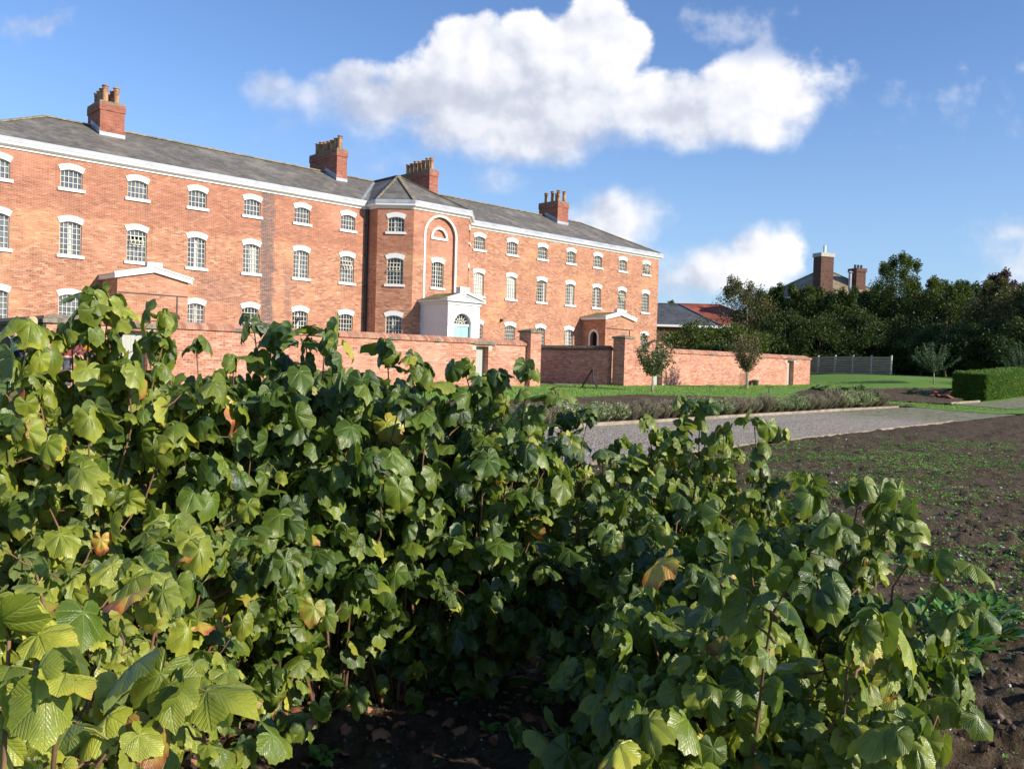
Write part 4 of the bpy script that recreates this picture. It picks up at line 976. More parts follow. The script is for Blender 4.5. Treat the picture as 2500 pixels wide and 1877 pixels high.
    fq = np.array([t for i in range(2) for k in range(3) for t in ((i*3+k, i*3+(k+1) % 3, (i+1)*3+(k+1) % 3), (i*3+k, (i+1)*3+(k+1) % 3, (i+1)*3+k))])
    F2 = (fq[None]+(np.arange(n)*9)[:, None, None]).reshape(-1, 3)+len(V)
    fo = mkmesh('foliage', np.r_[V, V2], np.r_[F, F2], [M['leaf'], M['petiole']], o, smooth=True, uv=np.r_[U, np.zeros((len(V2), 2))], attrs={'age': np.r_[A_, np.zeros(len(V2))]})
    fo.data.polygons.foreach_set('material_index', np.r_[np.zeros(len(F), np.int32), np.ones(len(F2), np.int32)])
    tubes_np(paths, rads, 6).build('stems', M['stem'], o, smooth=True)
    return o

BUSH = [ # px, d, top, rad, stems, label, age, lod, leaf size, shoots
 (0, 3.0, 1.42, .5, 20, 'yellowish currant bush cut by the left edge of the picture, in front of the walkers', .30, 'lo', 0.073, [(62, 738, 2.9), (95, 765, 2.9), (20, 790, 2.9)], 1.0),
 (215, 3.0, 1.50, .52, 24, 'yellow-green currant bush whose one tall shoot rises before the left brick porch', .27, 'lo', 0.073, [(215, 640, 3.1), (200, 672, 3.05), (228, 660, 3.15), (150, 715, 3.1), (275, 735, 3.1), (355, 728, 3.2)], 1.0),
 (430, 3.3, 1.50, .5, 24, 'green currant bush in front of the left grey garden gate', .15, 'lo', 0.075, [(425, 752, 3.5), (375, 765, 3.3)], 1.0),
 (575, 3.5, 1.52, .5, 24, 'dense green currant bush whose shoot reaches the coping below the dark brick streak', .10, 'lo', 0.074, [(540, 690, 3.6), (600, 722, 3.6), (500, 770, 3.5)], 1.0),
 (725, 3.6, 1.52, .52, 24, 'tall green currant bush before the dark downpipe of the brick building', .08, 'lo', 0.075, [(700, 717, 3.5), (660, 727, 3.5), (728, 742, 3.4)], 1.0),
 (880, 3.7, 1.44, .52, 24, 'dark green currant bush in front of the white porch with the mint door', .08, 'lo', 0.071, [(840, 745, 3.7), (900, 768, 3.7), (930, 795, 3.7)], 1.0),
 (1050, 3.85, 1.36, .5, 24, 'dark green currant bush in front of the second grey garden gate', .08, 'lo', 0.071, [(1010, 795, 3.7), (1045, 800, 3.7), (1135, 803, 3.6), (1075, 812, 3.7)], 1.0),
 (1235, 4.1, 1.14, .44, 18, 'currant bush with gravel path showing over it, left of the taller upright bush', .10, 'lo', 0.065, [(1265, 888, 4.1), (1220, 945, 4.0)], 1.0),
 (1470, 4.6, 1.14, .40, 18, 'upright yellow-tipped currant bush reaching up over the gravel path', .20, 'lo', 0.065, [(1475, 862, 4.2), (1520, 868, 4.2), (1400, 905, 4.2), (1570, 930, 4.2)], 1.0),
 (1610, 4.4, .98, .32, 13, 'narrow currant bush with one upright shoot at the near edge of the gravel', .15, 'lo', 0.062, [(1635, 905, 4.1), (1650, 975, 4.1)], 1.0),
 (1400, 3.5, .78, .42, 15, 'low currant bush in the middle of the right clump, with bare stems beneath', .10, 'lo', 0.067, [], 1.0),
 (1590, 3.3, .94, .45, 18, 'leafy currant bush in the right clump below the upright one', .10, 'lo', 0.069, [(1530, 1120, 3.0)], 1.0),
 (1735, 3.3, .98, .34, 18, 'currant bush with crumpled top leaves against the dark soil', .13, 'lo', 0.067, [(1750, 1038, 3.1), (1850, 1062, 3.1), (1930, 1075, 3.1)], 1.0),
 (1820, 2.8, .76, .22, 18, 'small currant bush at the right end of the row, beside the beet leaves', .12, 'lo', 0.063, [(2040, 1225, 2.55), (1960, 1200, 2.55)], 1.0),
 (1575, 2.45, .88, .32, 18, 'big-leaved currant bush in the near middle of the right clump', .12, 'hi', 0.069, [(1640, 1185, 2.0), (1700, 1235, 1.8)], 1.0),
 (1650, 2.25, .82, .22, 18, 'near currant bush with pale drooping rust-edged leaves beside the bare soil', .28, 'hi', 0.066, [(1880, 1340, 1.95), (1955, 1590, 1.85)], 1.0),
 (1480, 2.3, .66, .20, 11, 'shaded dark currant bush at the left of the near right clump', .20, 'hi', 0.075, [], 1.0),
 (1590, 1.75, .58, .20, 18, 'lowest nearest currant bush at the bottom right of the picture', .22, 'hi', 0.059, [], 1.0),
 (60, 2.3, 1.04, .40, 18, 'currant bush at the left edge with light yellow-green leaves, second row', .32, 'hi', 0.062, [], 1.0),
 (310, 2.6, 1.02, .42, 18, 'mid green second-row currant bush in front of the left grey gate', .16, 'hi', 0.064, [], 1.0),
 (40, 1.55, .84, .30, 18, 'yellowing currant bush low on the left edge with reddened leaf margins', .32, 'hi', 0.051, [(120, 1250, 1.4)], 1.0),
 (270, 1.65, .56, .22, 14, 'low yellow-green currant bush at the bottom left over bare soil', .34, 'hi', 0.052, [(380, 1300, 1.5), (500, 1395, 1.5)], 1.0),
 (60, 1.0, .62, .16, 7, 'nearest currant bush in the bottom left corner, with the largest leaves of all', .36, 'hi', 0.059, [(110, 1400, .95), (30, 1390, 1.0)], .8)]
for b in BUSH: currant_bush(*b[:6], age=b[6], lod=b[7], lsize=b[8], shoots=b[9], dens=b[10])

# ------------------------------------------------------------------ trees and shrubs
def clumps(n, c, r, k, flat=.7):
    """n points gathered in k leafy clumps through an ellipsoid"""
    d = rdir(k); rad = rng.uniform(.45, 1.0, k)**.6; cc = np.array(c)+d*rad[:, None]*np.array(r)*.82
    i = rng.integers(0, k, n); q = rdir(n)*(rng.random(n)[:, None]**.45); cr = rng.uniform(.16, .34, k)[i][:, None]
    P = cc[i]+q*np.array(r)*cr*np.array([1, 1, flat]); out = unit(q+d[i]*.6); return P, out
def make_tree(name, label, cat, group, base, H, R, crown_z, nleaf, lsz, mfol, mbark, k=60, trunk=.12, limbs=9, wide=1.0, top_pts=None, parent_at=None):
    o = empty(name, base, label, cat, group); b = np.array(base, float)
    cz = (crown_z+H)/2; P, out = clumps(nleaf, b+[0, 0, cz], (R*wide, R, (H-crown_z)/2), k)
    if top_pts:      # loose upright sprays that roughen the outline
        for (dx, dy, dz, s) in top_pts:
            q = rdir(int(nleaf*.04*s)); P = np.r_[P, b+[dx, dy, dz]+q*rng.random((len(q), 1))*s*np.array([.35, .35, .6])]; out = np.r_[out, q]
    L = rng.uniform(.7, 1.3, len(P))*lsz; V, F = small_leaves(P, out, L, up=.35, spread=.7)
    mkmesh('crown', V, F, mfol, o, uv=np.zeros((len(V), 2)))
    mb = MB(); tp = [b+[0, 0, -.1], b+[rnd.uniform(-.05, .05)*R, 0, crown_z*.6], b+[rnd.uniform(-.08, .08)*R, rnd.uniform(-.08, .08)*R, cz], b+[0, 0, H*.92]]
    mb.tube(tp, [trunk, trunk*.8, trunk*.5, trunk*.1], 7)
    for i in range(limbs):
        az = i*2.4+rnd.random(); z0 = crown_z*.7+(H-crown_z)*.55*i/limbs; l = R*rnd.uniform(.6, .95)
        p0 = b+[0, 0, z0]; p1 = p0+np.array([math.cos(az)*l*.45, math.sin(az)*l*.45, l*.35]); p2 = p0+np.array([math.cos(az)*l, math.sin(az)*l, l*.9]); mb.tube([p0, p1, p2], [trunk*.4, trunk*.25, trunk*.05], 5)
        for j in range(3):
            a2 = az+rnd.uniform(-1, 1); q = p1+np.array([math.cos(a2)*l*.4, math.sin(a2)*l*.4, l*rnd.uniform(.1, .6)]); mb.tube([p1, q], [trunk*.15, trunk*.03], 4)
    mb.build('trunk', mbark, o, smooth=True); return o
# tall screen of trees at the far right: bases from photo columns at true distances
SCREEN = [ # px(2212), dist, H, R, kind, label
 (1605, 71, 8.9, 3.1, 'fol_olive', 'thin-crowned olive tree with bare twigs, first of the dark screen beside the red roof'),
 (1668, 74, 8.0, 2.4, 'fol_dark', 'dark evergreen just left of the distant hipped roof'),
 (1730, 72, 7.2, 2.8, 'fol_mid', 'dark bushy tree directly below the distant hipped roof apex'),
 (1800, 70, 6.95, 2.8, 'fol_dark', 'dark bushy tree below the tall distant chimney'),
 (1865, 72, 7.0, 2.7, 'fol_dark', 'dark tree below the smaller distant chimney'),
 (1925, 71, 10.2, 2.7, 'fol_mid', 'tallest tree of the dark screen, with a tiered lighter crown'),
 (1985, 72, 8.1, 2.9, 'fol_dark', 'dark tree right beside the tallest tree of the screen'),
 (2040, 68, 7.8, 2.9, 'fol_mid', 'leafy dark tree behind the small spreading apple tree'),
 (2095, 70, 8.0, 2.9, 'fol_dark', 'upright dark tree between the apple tree and the purple tree'),
 (2150, 66, 7.6, 2.9, 'fol_olive', 'yellow-flecked tree in front of the purple-leaved tree'),
 (2150, 78, 9.7, 2.6, 'fol_purple', 'purple-leaved tree rising behind the right end of the screen'),
 (2210, 62, 7.2, 3.0, 'fol_olive', 'yellowish green tree at the right edge of the picture'),
 (2270, 60, 8.0, 3.0, 'fol_dark', 'dark tree at the right edge of the picture behind the hedge'),
 (1640, 73, 7.6, 2.8, 'fol_mid', 'bushy dark tree between the twiggy olive tree and the distant house'), (1765, 77, 7.6, 3.0, 'fol_mid', 'back-row tree filling the gap left of the tall distant chimney'), (1835, 76, 7.4, 3.0, 'fol_mid', 'back-row tree right of the tall distant chimney'), (1895, 76, 8.0, 3.0, 'fol_dark', 'back-row tree just left of the tallest tree'), (2012, 78, 8.2, 3.0, 'fol_mid', 'back-row tree right of the tallest tree, yellowish green'), (2068, 76, 8.3, 3.0, 'fol_dark', 'back-row tree above the spreading apple tree'), (2122, 76, 8.4, 3.0, 'fol_mid', 'back-row tree left of the purple-leaved tree'), (2190, 70, 7.8, 3.0, 'fol_dark', 'back-row tree right of the purple-leaved tree')]
for px, d, H, R, mt, lb in SCREEN:
    z0 = float(gz(*(FWD*d+RGT*(px-1106)/1852*d)[:2])); d2 = d+(12 if px < 2100 else 8 if px < 2160 else 3)
    c = FWD*d2+RGT*(px-1106)/1852*d2; z = float(gz(c[0], c[1])); H = (H+z0-1.5)*d2/d+1.5-z; R *= d2/d
    tp = [(rnd.uniform(-.5, .5)*R, rnd.uniform(-.5, .5)*R, H*rnd.uniform(.80, .95), 1.2) for _ in range(7)]
    make_tree('screen_tree', lb, 'tree', 'tall dark trees screening the far side of the garden', (c[0], c[1], z), H, R, .3, 12500 if mt != 'fol_olive' or px > 1700 else 6500, .19, M[mt], M['bark'], k=90, trunk=.16, top_pts=tp)
UNDER = [(1492, 64, 4.9, 2.3, 'fol_mid', 'bright green rounded shrub in front of the dark slate roof'), (1590, 65, 4.9, 2.6, 'fol_mid', 'round green shrub behind the garden wall, right of the young tree'), (1540, 60, 3.0, 2.0, 'fol_dark', 'low dark shrub just above the coping of the garden wall, before taller shrubs'), (1690, 66, 5.2, 2.4, 'fol_dark', 'dark shrub behind the end of the garden wall'),
 (1770, 66, 5.0, 2.6, 'fol_dark', 'dark shrub above the left part of the wooden fence'), (1850, 66, 5.0, 2.6, 'fol_dark', 'dark shrub above the middle of the wooden fence'), (1930, 66, 5.0, 2.6, 'fol_dark', 'dark shrub at the right end of the wooden fence'), (2030, 63, 4.4, 2.4, 'fol_dark', 'dark shrub right behind the spreading apple tree'), (1985, 64, 3.4, 2.2, 'fol_dark', 'low dark shrub just beyond the right-hand fence post'), (2075, 63, 3.2, 2.2, 'fol_dark', 'low dark shrub between the spreading apple tree and the hedge'), (2120, 60, 4.5, 2.4, 'fol_dark', 'dark shrub above the left end of the clipped hedge'), (2215, 56, 4.5, 2.6, 'fol_dark', 'dark shrub above the clipped hedge at the right edge')]
for px, d, H, R, mt, lb in UNDER:
    if px > 1650: k_ = 1.2 if px < 2000 else 1.08; d *= k_; H *= k_; R *= k_
    c = FWD*d+RGT*(px-1106)/1852*d; z = float(gz(c[0], c[1]))
    make_tree('shrub', lb, 'shrub', 'shrubs under the screen trees', (c[0], c[1], z), H, R, .0, 9000, .19, M[mt], M['bark'], k=60, trunk=.08, wide=1.15)
for px, d, H, R, lb in ((1447, 95, 8.6, 1.3, 'thin open-crowned tree seen just right of the brick building'), (1500, 98, 8.4, 2.4, 'light green tree behind the red tiled roof'), (1540, 99, 8.3, 2.2, 'light green tree behind the ridge of the red tiled roof')):
    c = FWD*d+RGT*(px-1106)/1852*d; make_tree('tree', lb, 'tree', 'light green trees beyond the roofs', (c[0], c[1], .6), H, R, 3.5, 1500 if R < 1.5 else 3600, .3, M['fol_light'], M['bark'], k=14 if R < 1.5 else 50, trunk=.15)
# tall trees just outside the right of the frame: they shade the path, the lawn and the fence
for x, y, H, R, lb in ((47, -4, 7.5, 2.6, 'tree outside the frame on the right, nearest'), (70, 9, 9, 3.4, 'tree outside the frame on the right, middle'), (80, 15, 10, 3.5, 'tree outside the frame on the right, farthest'), (62, 1, 8, 3.0, 'tree outside the frame on the right, second')):
    make_tree('tree', lb, 'tree', 'trees at the right of the garden', (x, y, float(gz(x, y))), H, R, 1.5, 3500, .3, M['fol_mid'], M['bark'], k=60, trunk=.2)

def young_tree(name, label, px, py, htop, R, zc, mfol, n, up=1.0, stems=1, guard=False):
    g = ground(px, py); o = empty(name, g, label, 'tree', 'young fruit trees on the lawn'); b = np.array(g)
    mb = MB(); P, D = [], []
    for s_ in range(stems):
        off = np.array([.05*(s_*2-1), 0, 0]) if stems > 1 else np.zeros(3)
        mb.tube([b+off-[0, 0, .05], b+off*.4+[0, 0, zc*.6], b+[0, 0, zc]], [.045, .038, .034], 7)
    nb = 20
    for i in range(nb):
        az = i*2.4+rnd.random(); t = i/nb; l = R*rnd.uniform(.7, 1.1)*(1-.62*t); hh = (htop-zc)*(.35+.65*t)*rnd.uniform(.8, 1.02)
        p0 = b+[0, 0, zc*(.8+.3*t)]; pts = [p0]
        for s2 in (.33, .66, 1.0): pts.append(p0+np.array([math.cos(az)*l*s2**.8, math.sin(az)*l*s2**.8, (zc+hh-(p0[2]-b[2]))*s2**1.1])+rng.normal(0, .03, 3))
        mb.tube(pts, [.018, .012, .008, .003], 5)
        for s2 in np.linspace(.15, 1, 16):
            i2 = min(int(s2*3), 2); f = s2*3-i2; p = pts[i2]*(1-f)+pts[i2+1]*f
            if rnd.random() < .45:
                q = p+rdir(1)[0]*[.22, .22, .16]; mb.tube([p, q], [.004, .002], 3, cap=False); P += [q+rng.normal(0, .05, 3) for _ in range(n//3)]; D += [unit(q-p)]*(n//3)
            P += [p+rng.normal(0, .05, 3) for _ in range(n//2)]; D += [unit(np.array([math.cos(az), math.sin(az), .2]))]*(n//2)
    P = np.array(P); V, F = small_leaves(P, np.array(D), rng.uniform(.07, .12, len(P)), spread=1.0, asp=.62)
    mkmesh('crown', V, F, mfol, o, uv=np.zeros((len(V), 2))); mb.build('trunk', M['barkpale'], o, smooth=True)
    return o, b
young_tree('young_tree', 'young two-stemmed fruit tree standing before the brick wall, nearest to the pillar', 1593, 956, 2.72, 1.05, .75, M['fol_apple'], 17, stems=2)
t2, b2 = young_tree('young_tree', 'slender young tree with a mesh guard and stake against the sunlit wall', 1822, 949, 3.2, .95, 1.0, M['fol_russet'], 17)
g_ = empty('tree_guard', b2+[0, 0, 0], 'wire mesh guard with a wooden stake round the slender young tree', 'tree guard')
mb = MB(); 
for k in range(9): mb.bar(b2+[-.42+.0*k, -.1+.03*k, 0], b2+[-.42, -.1+.03*k, .82], .006)
for k in range(13): mb.bar(b2+[-.42, -.12, .06*k+.05], b2+[-.42, .16, .06*k+.05], .005); mb.bar(b2+[-.42, -.12, .06*k+.05], b2+[-.16, -.12, .06*k+.05], .005)
for k in range(8): mb.bar(b2+[-.42+.037*k, -.12, 0], b2+[-.42+.037*k, -.12, .82], .006)
mb.build('mesh', M['corten'], g_)
mb = MB(); mb.bar(b2+[.13, .02, -.1], b2+[.15, .02, 1.05], .055); mb.build('stake', M['fencewood'], g_)
young_tree('apple_tree', 'small spreading apple tree on the far lawn before the dark trees', 2279, 938, 3.0, 1.55, .9, M['fol_blue'], 17)
young_tree('apple_tree', 'small apple tree behind the clipped hedge, cut by the right edge', 2500, 952, 3.3, 1.5, .8, M['fol_blue'], 17)

# clipped hedge at the right
def hedge():
    a = np.array([47.6, 15.6]); o = empty('clipped_hedge', (50, 16, .25), 'long clipped bright green hedge beside the gravel at the right edge', 'hedge')
    n = 70000; x0, x1 = 48.5, 62; h = 1.36; P = []; O = []
    u = rng.random(n); f = rng.integers(0, 4, n); w_ = 1.7
    X = x0+(x1-x0)*rng.random(n)**1.2; Y = 15.3+w_*rng.random(n); Z = h*rng.random(n)
    n0 = np.zeros((n, 3)); 
    m0 = f == 0; Y[m0] = 15.3; n0[m0] = (0, -1, 0); m1 = (f == 1); Z[m1] = h; n0[m1] = (0, 0, 1); m2 = f == 2; X[m2] = x0; n0[m2] = (-1, 0, 0)
    P = np.stack([X, Y, Z], 1)+n0*rng.uniform(-.12, .05, (n, 1)); P[:, 2] += .05*(fbm(X*3, Y*3, 3)-.5); P += n0*(fbm(X*2+Y, Z*3, 3)-.5)[:, None]*.25; P[:, 2] += gz(P[:, 0], P[:, 1])
    V, F = small_leaves(P, n0, rng.uniform(.05, .095, n), up=.3, spread=.8); 
    mkmesh('foliage', V, F, M['hedge'], o, uv=np.zeros((len(V), 2)))
    mb = MB(); mb.box(x0+.12, x1, 15.45, 15.3+w_-.15, .0, h+.12); mb.build('inner_twigs', M['fol_dark'], o)
hedge()

# herbs along the board: sage and dried lavender clumps
def herb(kind):
    o = empty('sage_plant' if kind == 'sage' else 'lavender_plant', (0, 0, 0)); n = 150 if kind == 'sage' else 230
    mb = MB(); LPp, Ld = [], []
    for k in range(n):
        az = rng.uniform(0, 6.28); t = math.sqrt(rng.random()); r = .34*t; h = .50*(1-.45*t*t)*rng.uniform(.75, 1.12)
        p1 = np.array([math.cos(az)*r*.3, math.sin(az)*r*.3, 0]); p2 = np.array([math.cos(az)*r, math.sin(az)*r, h])
        mb.bar(p1, p2, .007 if kind == 'lav' else .006)
        if kind == 'sage':
            for s2 in np.linspace(.35, 1, 9): LPp.append(p1+(p2-p1)*s2+rng.normal(0, .02, 3)); Ld.append(unit(np.array([math.cos(az+s2*9), math.sin(az+s2*9), .6])))
        else:
            for s2 in np.linspace(.3, .95, 7): LPp.append(p1+(p2-p1)*s2); Ld.append(unit(np.array([math.cos(az+s2*9), math.sin(az+s2*9), 1.6])))
    mb.build('stems', M['lav'], o)
    P = np.array(LPp); V, F = small_leaves(P, np.array(Ld), rng.uniform(.05, .09, len(P))*(1 if kind == 'sage' else .8), spread=.35, asp=.38 if kind == 'sage' else .2)
    mkmesh('leaves', V, F, M['sage'] if kind == 'sage' else M['lav'], o, uv=np.zeros((len(V), 2))); return o
def dup(root, loc, rz=0, s=1):
    r = root.copy(); sc.collection.objects.link(r); r.location = tuple(map(float, loc)); r.rotation_euler = (0, 0, rz); r.scale = (s, s, s*rnd.uniform(.9, 1.1))
    for ch in list(root.children):
        c = ch.copy(); sc.collection.objects.link(c); c.parent = r
        for g2 in ch.children: d2 = g2.copy(); sc.collection.objects.link(d2); d2.parent = c
    return r
hs, hl = herb('sage'), herb('lav'); used = {'s': False, 'l': False}
x = 12.2; k = 0
while x < 35.6:
    y = np.interp(x, [13.9, 21.65, 35.8], [14.25, 14.62, 15.2])+rnd.uniform(-.08, .12); kk = 's' if (k*7919 % 10) < 5 else 'l'; src = hs if kk == 's' else hl
    s = rnd.uniform(.9, 1.15)*(1.0 if x < 30 else 1.3); loc = (x, y, float(gz(x, y))+.02)
    if not used[kk]: r = src; r.location = loc; r.rotation_euler = (0, 0, rnd.uniform(0, 6)); used[kk] = True
    else: r = dup(src, loc, rnd.uniform(0, 6), s)
    tag(r, 'bushy grey-green sage plant in the low herb row along the timber edging' if kk == 's' else 'dry brown lavender plant in the low herb row along the timber edging', 'herb plant', 'sage plants in the herb row' if kk == 's' else 'lavender plants in the herb row')
    x += .56*rnd.uniform(.8, 1.1)*(1 if x < 30 else 1.2); k += 1

# rhubarb
def blade_plant(name, loc, label, cat, group, n, L, stalk, mleaf, mstalk, spread=1.0, asp=.8, seed=0, rz=0):
    o = empty(name, loc, label, cat, group); b = np.array(loc, float); mb = MB(); P, B, N_, S_ = [], [], [], []
    for k in range(n):
        az = k*2.4+rnd.random(); el = rnd.uniform(.15, 1.1)*spread; d_ = np.array([math.cos(az)*math.cos(el), math.sin(az)*math.cos(el), math.sin(el)]); q = b+d_*stalk*rnd.uniform(.6, 1.1)
        mb.tube([b, (b+q)/2+[0, 0, stalk*.12], q], [.012 if stalk > .15 else .004]*3, 5, cap=False); P.append(q); B.append(unit(d_+[0, 0, -.5])); N_.append(unit(np.array([0, 0, 1])+rdir(1)[0]*.4-d_*.2)); S_.append(L*rnd.uniform(.6, 1.2))
    mb.build('stalks', mstalk, o, smooth=True)
    V, F, U, A_ = currant_leaves(np.array(P), np.array(B), np.array(N_), np.array(S_), np.zeros(n), 'lo'); V[:, 2] = np.maximum(V[:, 2], gz(V[:, 0], V[:, 1])+.02)
    mkmesh('leaves', V, F, mleaf, o, smooth=True, uv=U); return o
for (px, py, lb) in ((2000, 957, 'rhubarb plant with red stalks at the left end of the patch'), (2062, 960, 'rhubarb plant with red stalks and large leaves in the middle of the patch'), (2095, 957, 'rhubarb plant with large green leaves and red stalks, third along'),
                     (2235, 966, 'blue-green leafy plant on the bare bed left of the yellowing leaves'), (2300, 974, 'low plant with yellowing orange leaves on the far bed'), (2325, 963, 'bright green plant nearest the clipped hedge')):
    g = ground(px, py-2); i_ = px == 2300
    blade_plant('rhubarb_plant', g, lb, 'plant', 'large leafy plants on the far bed', 26, .36, .38, M['deadleaf'] if i_ else M['rhu'], M['rhstalk'], .9)
for (px, py) in ((1985, 965), (2080, 966)):
    pass

# beet leaves at the right
def beet(px, py, lb):
    g = ground(px, py); o = empty('beet_plant', g, lb, 'leafy plant', 'glossy leafy plants on the bare soil'); n = 46; az = rng.uniform(0, 6.28, n); r = np.sqrt(rng.random(n))*.15
    P = np.array(g)+np.stack([np.cos(az)*r, np.sin(az)*r, rng.uniform(.01, .05, n)], 1); el = rng.uniform(.1, 1.1, n); B = np.stack([np.cos(az)*np.cos(el), np.sin(az)*np.cos(el), np.sin(el)], 1); N = np.stack([-np.cos(az)*np.sin(el), -np.sin(az)*np.sin(el), np.cos(el)], 1)+rdir(n)*.45
    B, N = frame_from(B, N); T_ = np.cross(B, N); L = rng.uniform(.07, .15, n); W_ = L*.42; rows = [(0, .12, 0), (.25, .6, .04), (.5, 1, .05), (.75, .85, .0), (1, .08, -.1)]; V = []
    for t, w_, zz in rows:
        for sd in (-1, 0, 1): V.append(P+B*(L*t)[:, None]+T_*(sd*W_*w_*.5)[:, None]+N*(L*(zz-(.0 if sd else .05)+sd*rng.uniform(-.03, .03, n)))[:, None])
    V = np.stack(V, 1).reshape(-1, 3); f = [(i*3+j, i*3+j+1, i*3+j+4, i*3+j+3) for i in range(4) for j in range(2)]; F = (np.array(f)[None]+(np.arange(n)*15)[:, None, None]).reshape(-1, 4)
    V[:, 2] = np.maximum(V[:, 2], gz(V[:, 0], V[:, 1])+.045)
    mkmesh('leaves', V, F, M['spin'], o, smooth=True, uv=np.tile(np.zeros((15, 2)), (n, 1)))
for i, (px, py) in enumerate(((2190, 1600), (2270, 1600), (2345, 1580), (2380, 1520), (2225, 1620), (2300, 1650), (2235, 1560), (2310, 1590), (2355, 1545), (2400, 1560), (2420, 1510), (2330, 1510), (2270, 1535), (2215, 1670))):
    beet(px, py, 'glossy dark green leafy plant in the dense patch on the soil right of the bushes')

# ------------------------------------------------------------------ fence, sign, bucket, labels
def fence():
    A = onD(1955, 908, 74); B = onD(2172, 920, 66); o = empty('wooden_fence', (A[0], A[1], float(gz(A[0], A[1]))), 'weathered horizontal board fence at the far edge of the lawn', 'fence')
    n = 5
    for i in range(n):
        p = A+(B-A)*i/n; q = A+(B-A)*(i+1)/n; zp, zq = float(gz(p[0], p[1])), float(gz(q[0], q[1])); mb = MB()
        for k in range(7): mb.bar((p[0], p[1], zp+.12+k*.2), (q[0], q[1], zq+.12+k*.2), .03 if k % 2 else .05, .17)
        mb.build('panel', M['fencewood'], o)
        for r_, z_ in ((p, zp),)+(((q, zq),) if i == n-1 else ()):
            mb = MB(); mb.box(r_[0]-.1, r_[0]+.06, r_[1]-.14, r_[1]-.03, z_-.1, z_+1.52); mb.build('post', M['conc'], o)
fence()
def sign():
    a, b = ground(1420, 947), ground(1459, 949); o = empty('info_sign', (a+b)/2, 'rusty A-shaped steel sign with a small pale panel on the lawn', 'sign')
    top = onY(1447, 902, (a[1]+b[1])/2); mb = MB(); w_ = FWD*.26+RGT*.05
    def strip(pts, th=.03):
        for p, q in zip(pts[:-1], pts[1:]):
            p, q = np.array(p), np.array(q); d_ = unit(q-p); n_ = unit(np.cross(d_, w_))*th; mb.add([p-w_, q-w_, q+w_, p+w_, p-w_+n_, q-w_+n_, q+w_+n_, p+w_+n_], [(0, 1, 2, 3), (7, 6, 5, 4), (0, 4, 5, 1), (1, 5, 6, 2), (2, 6, 7, 3), (3, 7, 4, 0)])
    strip([a, top]); mb.build('front_plate', M['corten'], o, recalc=True)
    mb = MB(); c = [top+(b-top)*t+np.array([.0, 0, 0])-np.array([.16, 0, 0])*math.sin(math.pi*t) for t in np.linspace(0, 1, 8)]; strip(c, .05); mb.build('curved_leg', M['black'], o, recalc=True)
    mb = MB(); p0 = a+(top-a)*.60; p1 = a+(top-a)*.92; nn = unit(np.cross(top-a, w_)); nn = nn*(-1 if nn[2] < 0 else 1); mb.add([p0-w_*.75+nn*.04, p1-w_*.75+nn*.04, p1+w_*.75+nn*.04, p0+w_*.75+nn*.04], [(0, 1, 2, 3)]); mb.build('panel', M['pink_panel'], o)
sign()
bk = ground(1844, 941); ob = empty('bucket', bk, 'grey tub standing at the foot of the sunlit wall', 'tub'); mb = MB(); mb.lathe(bk, [(.17, 0), (.21, .30), (.23, .31), (.23, .34), (.19, .34), (.18, .1)], 18); mb.build('tub', mat('grey_plastic', (.16,.16,.15), rough=.6), ob, smooth=True)
mb = MB(); mb.tube([bk+[-.22, 0, .32], bk+[-.14, -.02, .40], bk+[.14, -.02, .40], bk+[.22, 0, .32]], .008, 5); mb.build('handle', M['black'], ob)
for px, py, s in ((1733, 963, 1), (1877, 960, .8)):
    g = ground(px, py); o = empty('plant_label', g, 'small black plant label on a rod, %s on the lawn edge' % ('the nearer one left' if px < 1800 else 'the farther one right'), 'plant label'); mb = MB(); mb.bar(g-[0, 0, .05], g+[0, 0, .38*s], .02); mb.build('rod', M['black'], o)
    mb = MB(); p = g+[0, 0, .40*s]; mb.bar(p-[.13, -.13, 0], p+[.13, -.13, 0], .14, .02, up=(.1, .1, 1)); mb.build('plate', M['black'], o)

# ------------------------------------------------------------------ houses beyond
def hip_house(name, label, c, w_, d_, ze, zr, mroof, mwall, rz, extra=None):
    o = empty(name, c, label, 'house', None, rz); ORG[o.name] = np.zeros(3)     # built in its own axes
    mb = MB(); x, y = w_/2, d_/2; mb.box(-x, x, -y, y, -1, ze); mb.build('wall', mwall, o)
    h = min(x, y); r = MB(); e = .35; r.add([(-x-e, -y-e, ze), (x+e, -y-e, ze), (x+e, y+e, ze), (-x-e, y+e, ze), (-x+h, 0, zr), (x-h, 0, zr)], [(0, 1, 5, 4), (1, 2, 5), (2, 3, 4, 5), (3, 0, 4)]); ro = r.build('roof', mroof, o)
    g2 = MB(); g2.box(-x-e-.02, x+e+.02, -y-e-.02, -y-e+.05, ze-.2, ze-.005); g2.box(-x-e-.02, -x-e+.05, -y-e+.051, y+e, ze-.2, ze-.005); g2.build('fascia', M['white'], o)
    q = MB()
    for a, b in (((-x+h, 0, zr), (x-h, 0, zr)), ((-x-e, -y-e, ze), (-x+h, 0, zr)), ((x+e, -y-e, ze), (x-h, 0, zr)), ((-x-e, y+e, ze), (-x+h, 0, zr))): q.bar(a, b, .28, .1)
    q.build('ridge_tiles', M['ridge'] if mroof is M['tile_old'] else mroof, ro); return o, ro
c1 = onD(1607, 850, 62); rdz = -YAW
c = FWD*80.5+RGT*13.4
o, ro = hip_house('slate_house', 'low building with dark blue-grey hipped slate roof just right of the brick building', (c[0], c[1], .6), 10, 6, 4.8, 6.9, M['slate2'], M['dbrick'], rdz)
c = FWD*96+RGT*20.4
o, ro = hip_house('red_roof_house', 'long building with red tiled roof behind the dark slate roof', (c[0], c[1], .6), 14, 9, 5.6, 8.1, M['tile_red'], M['dbrick'], rdz-.1)
